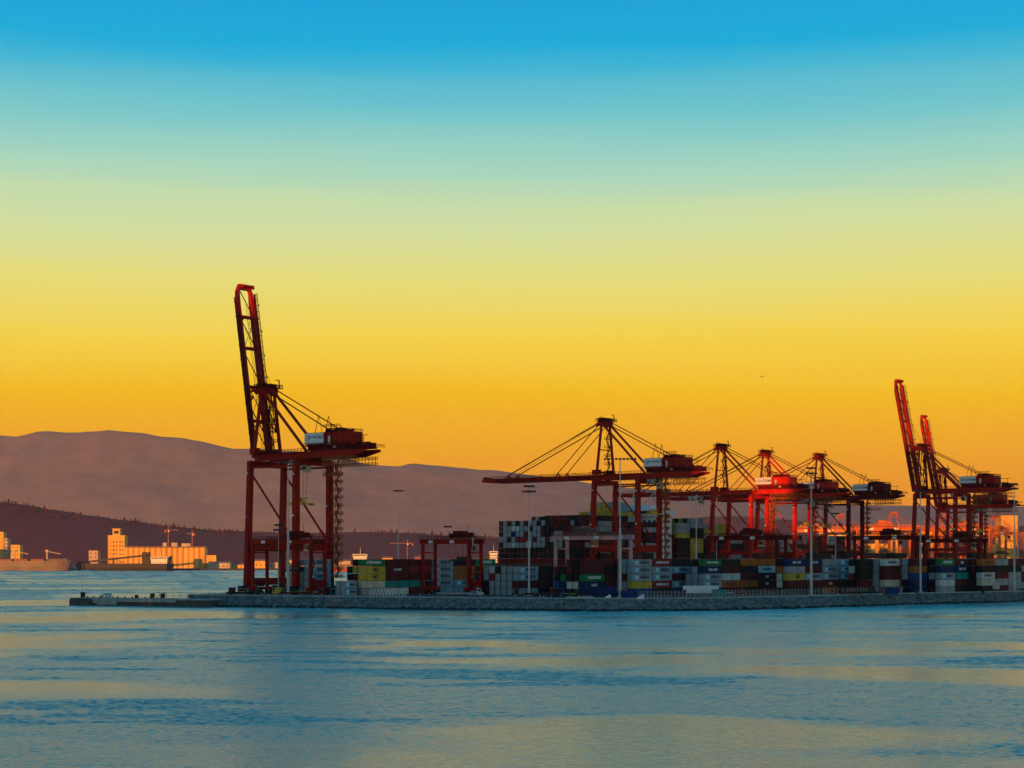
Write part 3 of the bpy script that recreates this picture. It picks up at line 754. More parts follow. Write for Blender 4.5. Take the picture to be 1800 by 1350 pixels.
# ------------------------------------------------------------------ containers
CL, CW, CH = 12.19, 2.36, 2.56
PITCH = CH + 0.17
def container_mesh(L):
    k = ('cont', L)
    if k in CACHE: return CACHE[k]
    b = MB(); h = CH; w = CW / 2; l = L / 2
    # frame
    for sx in (-1, 1):
        for sy in (-1, 1):
            x0, x1 = sorted((sx * w, sx * (w - .16))); y0, y1 = sorted((sy * l, sy * (l - .18)))
            b.box(x0, x1, y0, y1, 0, h)
        x0, x1 = sorted((sx * w, sx * (w - .1)))
        b.box(x0, x1, -l + .18, l - .18, 0, .17); b.box(x0, x1, -l + .18, l - .18, h - .14, h)
    for sy in (-1, 1):
        y0, y1 = sorted((sy * l, sy * (l - .1)))
        b.box(-w + .16, w - .16, y0, y1, 0, .17); b.box(-w + .16, w - .16, y0, y1, h - .14, h)
    # corrugated sides
    n = 20 if L > 8 else 10
    for sx in (-1, 1):
        pts = []
        st = (L - .36) / n
        for i in range(n):
            y = -l + .18 + i * st
            pts += [(sx * (w - .03), y), (sx * (w - .03), y + st * .38), (sx * (w - .10), y + st * .5), (sx * (w - .10), y + st * .88)]
        pts.append((sx * (w - .03), l - .18))
        i0 = len(b.v)
        for x, y in pts: b.v += [(x, y, .17), (x, y, h - .14)]
        for i in range(len(pts) - 1):
            a = i0 + 2 * i
            b.f.append((a, a + 2, a + 3, a + 1) if sx > 0 else (a + 1, a + 3, a + 2, a))
    # ends, roof, floor
    for sy in (-1, 1):
        y = sy * (l - .06); i0 = len(b.v)
        b.v += [(-w + .16, y, .17), (w - .16, y, .17), (w - .16, y, h - .14), (-w + .16, y, h - .14)]
        b.f.append((i0, i0 + 1, i0 + 2, i0 + 3) if sy < 0 else (i0 + 3, i0 + 2, i0 + 1, i0))
    i0 = len(b.v)
    b.v += [(-w + .1, -l + .1, h - .04), (w - .1, -l + .1, h - .04), (w - .1, l - .1, h - .04), (-w + .1, l - .1, h - .04)]
    b.f.append((i0, i0 + 1, i0 + 2, i0 + 3))
    i0 = len(b.v)
    b.v += [(-w + .1, -l + .1, .12), (w - .1, -l + .1, .12), (w - .1, l - .1, .12), (-w + .1, l - .1, .12)]
    b.f.append((i0 + 3, i0 + 2, i0 + 1, i0))
    me = b.mesh('container', CM['a'])
    CACHE[k] = me
    return me
def doors(b, l):
    w = CW / 2
    b.box(-w + .17, -.02, -l + .0, -l + .05, .19, CH - .16); b.box(.02, w - .17, -l + .0, -l + .05, .19, CH - .16)
    for x in (-.85, -.35, .35, .85):
        b.box(x - .035, x + .035, -l - .05, -l - .005, .1, CH - .08)
        b.box(x - .12, x + .12, -l - .04, -l - .003, 1.05, 1.15)
TXT = {'G': ('MAERSK', 1.15, M_INK), 'E': ('EVERGREEN', 1.05, M_INKW), 'Y': ('MSC', 1.2, M_INK), 'N': ('CMA CGM', 0.95, M_INKW), 'H': ('Hapag-Lloyd', 1.05, M_INK),
       'W': ('EVERGREEN', 0.95, M_INK), 'R': ('HAMBURG SUD', 0.85, M_INKW), 'M': ('tex', 1.5, M_INKW), 'Z': ('CHINA SHIPPING', 0.75, M_INKW), 'V': ('UASC', 1.0, M_INKW), 'K': ('K LINE', 1.0, M_INKW)}
BASE = {'G': 'g', 'E': 'e', 'Y': 'y', 'N': 'n', 'H': 'o', 'W': 'w', 'R': 'r', 'M': 'm', 'Z': 'e', 'V': 'n', 'K': 'm', 'C': 'c'}
LOOK = {'G': ' with dark lettering', 'E': ' with white lettering', 'Y': ' with black lettering', 'N': ' with white lettering', 'H': ' with dark lettering', 'W': ' with dark lettering',
        'R': ' with white lettering', 'M': ' with white emblem', 'Z': ' with white lettering', 'V': ' with white lettering', 'K': ' with white lettering'}
NCONT = [0]
def container(code, loc, label, L=CL, door=True, group='containers stacked in the yard', rz=ROT):
    base = BASE.get(code, code)
    o = link('shipping_container', container_mesh(L), None, loc, rz)
    NCONT[0] += 1
    o.material_slots[0].link = 'OBJECT'; o.material_slots[0].material = CM[base]
    tag(o, label, 'container', group)
    if door:
        k = ('doors', L)
        if k not in CACHE:
            b = MB(); doors(b, L / 2); CACHE[k] = b.mesh('door', CM['a'])
        d = link('door', CACHE[k], o)
        d.material_slots[0].link = 'OBJECT'; d.material_slots[0].material = CM[base]
    if code in TXT:
        s, h, m = TXT[code]
        if L < 8: h *= .62
        tx = link('lettering', text_mesh(s, h, m, 0.035), o, (CW / 2 + 0.012, 0.0, CH * .52))
        tx.rotation_euler = (0, 0, R(90))
        if code == 'G':
            tx.location.y = L * .14
            key = ('star', L)
            if key not in CACHE:
                b = MB(); b.box(-.0, .03, -.72, .72, -.72, .72); CACHE[key] = b.mesh('emblem', M_INKS)
            link('emblem', CACHE[key], o, (CW / 2 - .02, -L * .27, CH * .52))
        elif code == 'Y':
            tx.location.y = L * .1
    return o

ORD = ['lowest', 'second-lowest', 'third', 'fourth', 'fifth', 'sixth', 'seventh', 'eighth']
NTH = ['first', 'second', 'third', 'fourth', 'fifth', 'sixth', 'seventh', 'eighth', 'ninth', 'tenth', 'eleventh', 'twelfth', 'thirteenth', 'fourteenth', 'fifteenth', 'sixteenth']
def block(px, D0, bays, ends, where, L=CL):
    """front long faces start at column px, depth D0; bays = tier strings bottom to top of the front row; ends = tier strings of the rows behind, first bay only"""
    p0 = at(px, D0)
    n = len(bays)
    for i, tiers in enumerate(bays):
        c = p0 + RV * (L / 2 + i * (L + .6)) - NV * (CW / 2)
        for k, code in enumerate(tiers):
            if code == '.': continue
            j = Vector((rnd.uniform(-.05, .05), rnd.uniform(-.06, .06), 0))
            pos = '' if n == 1 else (NTH[i] + ' bay, ')
            container(code, c + j + Vector((0, 0, DECK + .02 + k * PITCH)),
                      '%s container%s, %s tier, %s%s' % (CNAME[BASE.get(code, code)], LOOK.get(code, ''), ORD[k], pos, where), L, door=(i == 0 or True))
    for r_, tiers in enumerate(ends):
        c = p0 + RV * (L / 2) - NV * (CW / 2 + (r_ + 1) * (CW + .58))
        for k, code in enumerate(tiers):
            if code == '.': continue
            j = Vector((rnd.uniform(-.05, .05), rnd.uniform(-.15, .15), 0))
            container(code, c + j + Vector((0, 0, DECK + .02 + k * PITCH)),
                      '%s container end, %s tier, %s row back, %s' % (CNAME[BASE.get(code, code)], ORD[k], NTH[r_], where), L)

block(541, 655, ['gGGGG'], ['aaaa.', 'aknaa', 'aaaa.'], 'stack beneath the tallest crane')
block(607, 634, ['GG'], ['aa'], 'two-high stack by the tallest crane', L=6.06)
block(637, 640, ['acYYE', 'ctmKm', 'mtmrm', 'gGGGG', 'gGookE'[:5], 'akmmE'], ['mmmyk', 'kkkk.'], 'long stack left of centre')
block(910, 640, ['amGG', 'kmmk'], ['aaaa', 'aaaa', 'aaak', 'aarw', 'kkga'], 'stack left of pink crane')
block(1027, 620, ['bVEmm', 'kmmkm'], ['kwkkk', 'kwkmm', 'nnek.', 'kbkm.'], 'stack beneath pink crane')
block(1112, 627, ['byGGG', 'kRGGR', 'nGmGk', 'kaamG'], ['aamaa'], 'stack right of pink crane')
block(1237, 640, ['nGGNZ', 'mHwmk', 'komko', 'rMMWo'], ['aagak', 'kaa..'], 'stack before the middle cranes')
block(1386, 648, ['kmYaN', 'kmGmN', 'oMGGa', 'mmGGG'], ['kccok'], 'stack by central-right mast')
block(1513, 664, ['mmkkk'], ['mkrck'], 'narrow dark right stack')
block(1556, 668, ['mCmmW'], ['aaaaa'], 'pale-ended right stack')
block(1607, 672, ['nnbom', 'kmmkk'], ['kkaaa'], 'stack behind right mast')
block(1654, 676, ['awGnE', 'kmtNM', 'kermM'], ['mkakk'], 'green-topped right stack')
block(1726, 690, ['kCWkH', 'mamka', 'agakm', 'mkmam'], ['kkkmm'], 'stack at right edge')

# ------------------------------------------------------------------ rubber-tyred yard crane
def rtg(label, loc, span=24.0, height=21.0, paint=M_RED, dark=M_DKRED, trolley=0.3, base=7.6, hoist=9.0, group='yard gantry cranes over the stacks'):
    t = thing('yard_gantry_crane', label, 'crane', loc, ROT, group)
    hs = span / 2; hb = base / 2
    def Pt(name, fn, m=paint, parent=t):
        b = MB(); fn(b); return build(b, name, m, parent)
    for sx in (-1, 1):
        for sy in (-1, 1):
            Pt('leg', lambda b: b.beam((sx * hs, sy * hb, 1.8), (sx * hs, sy * (hb - .3), height - 1.6), 1.05, 0.95, side=(0, 1, 0)))
        Pt('sill_beam', lambda b: b.box(sx * hs - .6, sx * hs + .6, -hb - 2.2, hb + 2.2, 1.5, 2.7))
        Pt('end_tie', lambda b: b.box(sx * hs - .3, sx * hs + .3, -hb + .3, hb - .3, height - 5.2, height - 4.7))
        for y in (-hb - 1.6, -hb + .3, hb - .3, hb + 1.6):
            wh = Pt('wheel', lambda b: b.tube((sx * hs - .35, y, .8), (sx * hs + .35, y, .8), .8, n=14), M_RUBBER)
    for sy in (-1, 1):
        Pt('girder', lambda b: b.box(-hs - 1.3, hs + 1.3, sy * (hb - .3) - .55, sy * (hb - .3) + .55, height - 1.6, height + .2))
        Pt('railing', lambda b: b.rail([(-hs - 1.2, sy * (hb + .6), height + .1), (hs + 1.2, sy * (hb + .6), height + .1)], 1.1, .05, 1.6).box(-hs - 1.2, hs + 1.2, sy * (hb + .45) - .4, sy * (hb + .45) + .4, height - .02, height + .12), dark)
    Pt('power_unit', lambda b: b.box(hs - 1.0, hs + 1.0, -2.4, 2.4, 2.9, 5.4).box(hs - .6, hs + .6, -1.8, -1.2, 5.4, 6.4), paint)
    Pt('control_cabinet', lambda b: b.box(-hs - .9, -hs + .9, -1.6, 1.6, 2.9, 5.0), dark)
    for k in (-.30, .16):
        Pt('number_plate', lambda b: b.box(span * k - 1.1, span * k + 1.1, -hb - .35 - .62 + .65, -hb - .28 - .62 + .72 - .25, height - 1.35, height - .2), M_WHITE)
    tq = (trolley - .5) * 2 * (hs - 4)
    tr = Pt('trolley', lambda b: b.box(tq - 3.6, tq + 3.6, -hb - .2, hb + .2, height + .7, height + 1.2).box(tq - 3, tq + .4, -2.4, 2.2, height + 1.2, height + 3.4).box(tq + .9, tq + 3.2, -1.6, 2.8, height + 1.2, height + 2.8).tube((tq - 1.4, -3, height + 2.2), (tq - 1.4, 3, height + 2.2), .8, n=10).box(tq - 3.4, tq - 3.0, -hb, hb, height + 1.2, height + 2.3), dark)
    Pt('railing', lambda b: b.rail([(tq - 3.6, -hb - .2, height + 1.2), (tq + 3.6, -hb - .2, height + 1.2), (tq + 3.6, hb + .2, height + 1.2)], 1.1, .05, 1.2).beam((tq + 2.6, 0, height + 2.8), (tq + 2.6, 0, height + 6), .12).beam((tq - 2, 1, height + 3.4), (tq - 2, 1, height + 5.2), .1), dark, tr)
    cb = Pt('operator_cab', lambda b: b.box(tq + 3.9, tq + 5.9, -1.1, 1.1, height - 4.4, height - 1.9).box(tq + 4.6, tq + 5.2, -.4, .4, height - 1.9, height + .7), M_GALV)
    Pt('window', lambda b: b.box(tq + 4.0, tq + 5.8, -1.18, -1.12, height - 3.6, height - 2.2).box(tq + 5.91, tq + 5.97, -.9, .9, height - 4.1, height - 2.2), M_GLASS, cb)
    sp = Pt('spreader', lambda b: b.box(tq - 1.1, tq + 1.1, -6, 6, hoist, hoist + .5).box(tq - 1.2, tq + 1.2, -6.1, -5.7, hoist - .3, hoist + .6).box(tq - 1.2, tq + 1.2, 5.7, 6.1, hoist - .3, hoist + .6).box(tq - 1.6, tq + 1.6, -1.8, 1.8, hoist + .5, hoist + 1.5), M_STEEL)
    Pt('hoist_rope', lambda b: [b.tube((tq + sx * 1.2, sy * 1.6, hoist + 1.5), (tq + sx * 2.2, sy * 2.3, height + .7), .06, n=5) for sx in (-1, 1) for sy in (-1, 1)], M_ROPE)
    def lad(b):
        x = hs + .9
        for i, z in enumerate((2.7, 7.2, 11.7, 16.2)):
            b.box(x, x + 1.2, -hb - .8, -hb + .8, z, z + .12).rail([(x + 1.2, -hb - .8, z), (x + 1.2, -hb + .8, z)], 1.1, .05, .8)
            b.beam((x + .5, -hb - .6 if i % 2 else -hb + .6, z), (x + .5, -hb + .6 if i % 2 else -hb - .6, z + 4.5), .6, .14)
    Pt('ladder', lad, dark)
    return t
def rtg_at(label, px_near, D, **k):
    """px_near = column of the near waterside leg"""
    sp = k.get('span', 24.0); b = k.get('base', 7.6)
    p = at(px_near, D, DECK) + NV * (sp / 2) + RV * (b / 2)
    return rtg(label, p, **k)
rtg_at('red yard crane in front of the tall left crane', 444, 668, span=33, trolley=0.74)
rtg_at('red yard crane straddling the stack at left of centre', 742.5, 664, span=24, trolley=0.86, hoist=13)
rtg_at('faded pink yard crane at the centre', 976, 655, span=30.5, paint=M_PINK, dark=mat('dull_brown_paint', (0.16, 0.08, 0.06), 0.7, 0.3, 0.3), trolley=0.32, height=22.5)
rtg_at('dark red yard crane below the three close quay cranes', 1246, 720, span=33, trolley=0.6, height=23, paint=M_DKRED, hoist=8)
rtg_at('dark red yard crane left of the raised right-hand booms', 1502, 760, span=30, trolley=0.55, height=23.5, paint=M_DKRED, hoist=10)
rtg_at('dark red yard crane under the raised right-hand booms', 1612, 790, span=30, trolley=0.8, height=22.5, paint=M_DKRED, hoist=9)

# ------------------------------------------------------------------ container ship at the quay
def hull_outline(L, B, bow, n=8):
    pts = [(-B * .42, 0), (B * .42, 0), (B / 2, L * .06)]
    pts += [(B / 2, L - bow)]
    for k in range(1, n):
        a = k / n * math.pi / 2
        pts.append((B / 2 * math.cos(a), L - bow + bow * math.sin(a)))
    pts.append((0, L))
    for k in range(n - 1, 0, -1):
        a = k / n * math.pi / 2
        pts.append((-B / 2 * math.cos(a), L - bow + bow * math.sin(a)))
    pts += [(-B / 2, L - bow), (-B / 2, L * .06)]
    return pts
SHIPU, SHIPQ, SB = 190.0, -30.0, 47.0
sp = quay(SHIPU, SHIPQ, 0)
ship = thing('container_ship', 'dark container ship moored behind the quay cranes with white bridge', 'ship', sp, ROT)
ho = hull_outline(330, SB, 60)
hi = [(x * .92, 6 + (y - 6) * .985) for x, y in ho]
build(MB().prism(hi, -2, 5, ho).prism(ho, 5, 15.2), 'hull', M_HULLK, ship)
build(MB().box(-SB / 2 + 1, SB / 2 - 1, 12, 290, 15.2, 17.4), 'hatch_coaming', M_DKRED, ship)
def bridge(b):
    b.box(-20, 20, 92, 104, 15.2, 40).box(-23, 23, 91, 103, 40, 43.4).box(-14, 14, 93, 102, 43.4, 46)
br = build(bridge_mb := MB(), 'deckhouse', M_WHITE, ship) if False else None
b = MB(); bridge(b); br = build(b, 'deckhouse', M_WHITE, ship)
b = MB()
for k in range(7):
    for i in range(12):
        b.box(-18.6 + 3.2 * i, -17.2 + 3.2 * i, 91.9, 92.05, 18 + 3.1 * k, 19.2 + 3.1 * k)
build(b, 'window', M_GLASS, br)
build(MB().box(-22.4, 22.4, 90.9, 91.05, 41.2, 42.8), 'bridge_window', M_GLASS, br)
build(MB().beam((0, 97, 46), (0, 97, 58), .8, .8, .3, .3).beam((-5, 97, 53), (5, 97, 53), .25).beam((-3, 97, 50), (3, 97, 50), .6).beam((6, 97, 46), (14, 97, 53), .4).beam((14, 97, 46), (14, 97, 53), .4), 'radar_mast', M_GALV, br)
build(MB().prism([(-4, 108), (4, 108), (4, 118), (-4, 118)], 17, 44, [(-3, 109), (3, 109), (3, 117), (-3, 117)]), 'funnel', M_HULLN, ship)
for k in range(7):
    build(MB().box(-SB / 2 + .6, -SB / 2 + 1.4, 24 + 12.9 * k, 25 + 12.9 * k, 15.2, 30).box(SB / 2 - 1.4, SB / 2 - .6, 24 + 12.9 * k, 25 + 12.9 * k, 15.2, 30).box(-SB / 2 + .6, SB / 2 - .6, 24 + 12.9 * k, 25 + 12.9 * k, 29, 30), 'lashing_bridge', M_DKRED, ship)
NC = 16
SHIPROWS = ['kkkkkmkkkmkkkmkk', 'kmkkkkmkkkkmkkkk', 'kaawaaakaaakkaam', 'aakarrramaamaaak', 'kaanaamaaamkkaar', 'maawwaakaamkkmkm', 'mamakamaakakm...']
zb = 17.6
for k, row in enumerate(SHIPROWS):
    for i, code in enumerate(row):
        if code == '.': continue
        lp = Vector((-SB / 2 + 2.4 + i * 2.78, 18.0 + rnd.uniform(-.1, .1), zb + k * PITCH))
        w = sp + NV * lp.x + RV * lp.y + Vector((0, 0, lp.z))
        container(code, w, '%s container end on the ship, %s tier, %s column from the left' % (CNAME[code], ORD[k], NTH[i]), group='containers on the near end of the ship')
# the remaining deck cargo: far past the first three hundred, one mass
def bulk(name, label, items):
    """items = (loc, code): same container shape joined into one mesh"""
    src = container_mesh(CL)
    codes = sorted(CM); ids = {c: i for i, c in enumerate(codes)}
    vs, fs, mi = [], [], []
    c_, s_ = math.cos(ROT), math.sin(ROT)
    w, l, h = CW / 2, CL / 2, CH
    for loc, code in items:
        i0 = len(vs)
        b = MB().box(-w, w, -l, l, 0.06, h - .06)
        b.box(-w - .03, w + .03, -l - .03, l + .03, 0, .05).box(-w - .03, w + .03, -l - .03, l + .03, h - .055, h)
        for v in b.v:
            vs.append((loc.x + v[0] * c_ - v[1] * s_, loc.y + v[0] * s_ + v[1] * c_, loc.z + v[2]))
        for f in b.f:
            fs.append(tuple(i0 + q for q in f)); mi.append(ids[BASE.get(code, code)])
    me = bpy.data.meshes.new(name); me.from_pydata(vs, [], fs)
    for c in codes: me.materials.append(CM[c])
    me.polygons.foreach_set('material_index', mi); me.update()
    return tag(link(name, me), label, 'containers', kind='stuff')
items = []
r2 = random.Random(21)
def onship(x, y, k): return sp + NV * x + RV * y + Vector((0, 0, zb + k * PITCH))
for bay in range(1, 21):
    y = 18.0 + 12.9 * bay + (17 if bay > 5 else 0)
    if y > 292: break
    hgt = 8 if bay < 5 else (11 if bay == 5 else (7 + (bay == 7) if y < 152 else 5))
    for i in range(NC):
        x = -SB / 2 + 2.4 + i * 2.78
        hh = hgt - (1 if bay == 1 and i < 7 else 0)
        if bay == 5 and not 3 <= i <= 8: hh = 7 if i < 3 or i > 11 else 9
        if bay == 4: hh = 9 if 4 <= i <= 11 else 7
        for k in range(hh):
            if 0 < i < NC - 1 and k < min(hh, 7) - 2: continue
            if bay < 4 or y > 152: code = r2.choice('mmkaaakmr')
            elif bay < 6: code = r2.choice('yyya') if k >= 8 else r2.choice('kkmag')
            else: code = r2.choice('yyykya') if k >= 4 else r2.choice('kkkmy')
            items.append((onship(x, y, k), code))
bulk('deck_cargo', 'dark, yellow and grey containers stacked along the ship behind the cranes', items)
items = []
for blk, (px, D, nb, rows) in enumerate([(1100, 745, 6, 2), (1250, 770, 7, 2), (1400, 800, 7, 2), (1530, 820, 8, 2), (1690, 850, 6, 2), (660, 720, 6, 1), (930, 735, 6, 1)]):
    p0 = at(px, D)
    for i in range(nb):
        for rr in range(rows):
            for k in range(r2.choice((4, 5, 5, 6)) if px > 1000 else 4):
                items.append((p0 + RV * (6.2 + 12.6 * i) - NV * (1.3 + 2.8 * rr) + Vector((0, 0, DECK + .02 + k * PITCH)), r2.choice('mmmkkkkrmka')))
bulk('back_row_containers', 'dark maroon containers massed in the back rows of the yard', items)

# ------------------------------------------------------------------ light masts
def mast(label, px, ytop, D, zb=DECK, arms=1, width=5.0, n=6, r=0.42, collar=False, m=M_GALV, direction=None):
    p = at(px, D, zb); H = up(ytop, D) - zb
    t = thing('light_mast', label, 'light mast', p, 0.0, 'tall light masts')
    b = MB().tube((0, 0, 0.9), (0, 0, H * .5), r, r * .8, n=10).tube((0, 0, H * .5), (0, 0, H), r * .55, r * .35, n=10); build(b, 'pole', m, t)
    build(MB().box(-.9, .9, -.9, .9, 0, .9), 'base_block', M_CONC, t)
    if collar: build(MB().tube((0, 0, H * .44), (0, 0, H * .5), r * 1.9, n=10), 'winch_collar', m, t)
    for a in range(arms):
        z = H - a * 1.9 - .1
        ww = width * (1.0 + .25 * a)
        build(MB().beam((-ww / 2, 0, z), (ww / 2, 0, z), .26).beam((0, -ww * .3, z), (0, ww * .3, z), .26), 'lamp_bar', M_STEEL, t)
        for k in range(n):
            x = -ww / 2 + ww * k / (n - 1)
            build(MB().prism([(x - .42, -.45), (x + .42, -.45), (x + .42, .45), (x - .42, .45)], z - .4, z + .3, [(x - .26, -.25), (x + .26, -.25), (x + .26, .25), (x - .26, .25)]), 'lamp', M_STEEL, t)
    return t
mast('thick pale light mast rising in front of the tall left crane', 506.5, 812, 634, arms=1, width=6, r=.5)
mast('slim light mast left of the pink yard crane with two lamp bars', 930, 854, 622, arms=2, width=3.4, n=6, collar=True)
mast('tall light mast with a wide lamp bar before the lowered quay crane', 1090, 806, 590, arms=1, width=10.5, n=9, r=.5)
mast('pale light mast behind the stacks under the second quay crane', 1224, 866, 700, arms=1, width=3)
mast('thin light mast behind the stacks below the three close cranes', 1260, 872, 760, arms=1, width=3, r=.3)
mast('tall pale light mast before the dark rightmost of three close cranes', 1426, 822, 622, arms=2, width=2.8, n=4, r=.48)
mast('thin light mast behind the stacks left of the far sunlit cranes', 1469, 902, 800, arms=1, width=3, r=.3)
mast('light mast before the raised right-hand boom', 1618, 862, 668, arms=1, width=3.2, r=.42)
mast('light mast with square lamp head near the right frame edge', 1783, 850, 694, arms=2, width=2.0, n=4, r=.42)
mast('distant light mast with a bar lamp at the right frame edge', 1790, 888, 900, arms=1, width=6, r=.3)
mast('thin distant light mast over the green container', 700, 862, 800, arms=1, width=4, r=.28)
mast('thin light mast between the legs of the tall left crane', 489.5, 922, 655, arms=2, width=2.6, r=.22)
mast('dark light mast inside the red yard crane at left of centre', 787, 925, 740, arms=1, width=3, r=.25, m=M_LAMP)

# ------------------------------------------------------------------ vehicles and small things on the pier
def wheelset(parent, xs, w, r, width=.28):
    for x in xs:
        for s in (-1, 1):
            wh = build(MB().tube((x, s * w - width / 2, r), (x, s * w + width / 2, r), r, n=14), 'wheel', M_RUBBER, parent)
            build(MB().tube((x, s * (w + width / 2 + .01) - .01, r), (x, s * (w + width / 2 + .01) + .01, r), r * .55, n=10), 'rim', M_GALV, wh)
def car(label, loc, rz, m):
    t = thing('parked_car', label, 'car', loc, rz)
    b = MB()
    b.prism([(-2.3, -.86), (2.2, -.86), (2.35, -.5), (2.35, .5), (2.2, .86), (-2.3, .86)], .35, .95, [(-2.25, -.84), (2.1, -.84), (2.25, -.5), (2.25, .5), (2.1, .84), (-2.25, .84)])
    b.prism([(-2.2, -.8), (1.2, -.8), (1.2, .8), (-2.2, .8)], .95, 1.02, [(-2.2, -.8), (1.2, -.8), (1.2, .8), (-2.2, .8)])
    b.prism([(-2.15, -.78), (1.05, -.78), (1.05, .78), (-2.15, .78)], 1.45, 1.62, [(-1.9, -.68), (.5, -.68), (.5, .68), (-1.9, .68)])
    for x in (-2.1, -.9, .2): b.box(x, x + .12, -.79, -.72, 1.0, 1.46).box(x, x + .12, .72, .79, 1.0, 1.46)
    bo = build(b, 'body', m, t)
    build(MB().prism([(-2.1, -.75), (1.1, -.75), (1.1, .75), (-2.1, .75)], 1.02, 1.46, [(-2.0, -.7), (.7, -.7), (.7, .7), (-2.0, .7)]), 'window', M_GLASS, t)
    wheelset(t, (-1.45, 1.4), .76, .36, .22)
    for s in (-1, 1):
        build(MB().box(2.28, 2.38, s * .62 - .16, s * .62 + .16, .68, .84), 'headlight', M_WHITE, t)
        build(MB().box(-2.36, -2.28, s * .66 - .12, s * .66 + .12, .7, .9), 'tail_light', M_RED, t)
    return t
car('pale car parked on the breakwater beside the beacon', at(186, 655, 2.9), R(185), M_WHITE)

t = thing('beacon', 'slim navigation beacon pole with a dark cabinet on the pier tip', 'beacon', at(144.5, 654, 2.9))
build(MB().tube((0, 0, 0), (0, 0, 11.5), .09, .06), 'pole', M_GALV, t)
build(MB().box(-.5, 1.1, -.5, .5, 0, 1.9).box(-.6, 1.2, -.6, .6, 1.9, 2.0), 'cabinet', M_STEEL, t)
build(MB().tube((0, 0, 6.4), (0, 0, 6.9), .16, .16).tube((0, 0, 11.5), (0, 0, 11.9), .14, .1), 'lantern', M_WHITE, t)
def cabinet(label, px, D, z, w, h, m):
    t = thing('equipment_cabinet', label, 'cabinet', at(px, D, z), R(-10))
    build(MB().box(-w / 2, w / 2, -.5, .5, .15, h), 'body', m, t)
    build(MB().box(-w / 2 - .08, w / 2 + .08, -.6, .6, h, h + .1), 'lid', m, t)
    build(MB().box(-w / 2 + .1, w / 2 - .1, -.54, -.5, .3, h - .15), 'door', M_GREYP if m is not M_STEEL else M_STEEL, t)
    build(MB().box(-w / 2, w / 2, -.4, .4, 0, .15), 'plinth', M_CONC, t)
cabinet('dark equipment cabinet on the breakwater, left of the pair', 268, 640, 2.9, 1.5, 1.7, M_STEEL)
cabinet('dark equipment cabinet on the breakwater, right of the pair', 286, 640, 2.9, 1.5, 1.7, M_STEEL)
cabinet('small dark cabinet on the breakwater near the pale car', 240, 642, 2.9, 1.1, 1.1, M_STEEL)

def yard_tractor(label, px, D, rz, m=M_STEEL, trailer=True, bed=M_STEEL, load=None):
    t = thing('yard_truck', label, 'truck', at(px, D, DECK), rz)
    build(MB().prism([(0, -1.2), (1.9, -1.2), (1.9, 1.2), (0, 1.2)], 1.0, 3.0, [(0, -1.1), (1.5, -1.1), (1.5, 1.1), (0, 1.1)]).box(-3.2, 2.3, -1.1, 1.1, .7, 1.05).box(1.9, 2.5, -1.15, 1.15, .6, 1.5), 'cab', m, t)
    build(MB().box(1.6, 1.84, -.95, .95, 1.9, 2.8).box(.3, 1.4, -1.19, -1.12, 1.9, 2.75), 'window', M_GLASS, t)
    for s in (-1, 1): build(MB().box(2.48, 2.56, s * .8 - .18, s * .8 + .18, .9, 1.15), 'headlight', M_WHITE, t)
    wheelset(t, (1.2, -2.2), .95, .5)
    if trailer:
        tr = build(MB().box(-14.5, -2.0, -1.2, 1.2, 1.1, 1.4).box(-14.5, -2, -.5, .5, .8, 1.1), 'trailer', bed, t)
        wheelset(tr, (-11.5, -12.8), .95, .5)
    return t
yard_tractor('dark yard truck with low trailer at the foot of the tall left crane', 452, 646, ROT + R(90), M_STEEL)
yard_tractor('yellow yard truck with yellow trailer left of the pale light mast', 492, 640, R(170), M_YEL, True, M_YEL)
yard_tractor('small dark truck alone on the deck left of the tall crane', 409, 640, R(-95), M_DKRED, False)
yard_tractor('dark yard truck with trailer before the long stack', 745, 632, R(176), M_DKRED, True, M_STEEL)
yard_tractor('dark yard truck below the red yard crane right leg', 838, 622, R(4), M_GREYP, True, M_GREYP)
yard_tractor('truck with a yellow trailer left of the pink yard crane', 975, 612, R(178), M_DKRED, True, M_YEL)

yard_tractor('dark yard truck with trailer before the stack beneath the pink crane', 1012, 606, R(3), M_STEEL, True, M_STEEL)
yard_tractor('dark yard truck with low trailer just left of the slim mast', 912, 616, R(178), M_STEEL, True, M_DKRED)
yard_tractor('dark truck with grey trailer before the middle cranes stack', 1300, 628, R(-5), M_DKRED, True, M_GREYP)
yard_tractor('dark red truck with trailer right of the central-right mast', 1478, 640, R(168), M_DKRED, True, M_STEEL)
yard_tractor('dark truck with trailer near the pale-ended right stack', 1530, 650, R(-12), M_STEEL, True, M_STEEL)
yard_tractor('red truck with red trailer at the foot of the left mast', 560, 634, R(2), M_DKRED, True, M_DKRED)
def box_trailer(label, px, D, rz, m):
    t = thing('box_trailer', label, 'trailer', at(px, D, DECK), rz)
    b = MB().box(-6.5, 6.5, -1.25, 1.25, 1.2, 3.9)
    for k in range(13): b.box(-6.3 + k, -6.22 + k, -1.29, -1.25, 1.25, 3.85)
    build(b, 'body', m, t)
    build(MB().box(-6.4, 6.4, -.6, .6, .9, 1.2).box(4.2, 4.5, -.9, .9, .2, .9), 'chassis', M_STEEL, t)
    wheelset(t, (-5.2, -3.9), .95, .5)
    return t
box_trailer('white box trailer behind the fence right of the pink yard crane', 1232, 622, R(-6), M_WHITE)
box_trailer('white box trailer near the right-hand light mast', 1642, 688, R(-14), M_WHITE)
box_trailer('long grey box trailer below the rightmost stacks', 1728, 700, R(-18), M_GREYP)
box_trailer('grey box trailer at the right frame edge', 1800, 712, R(-20), M_GREYP)
box_trailer('dark blue box trailer at the foot of the stack under the pink crane', 1052, 604, R(2), CM['n'])

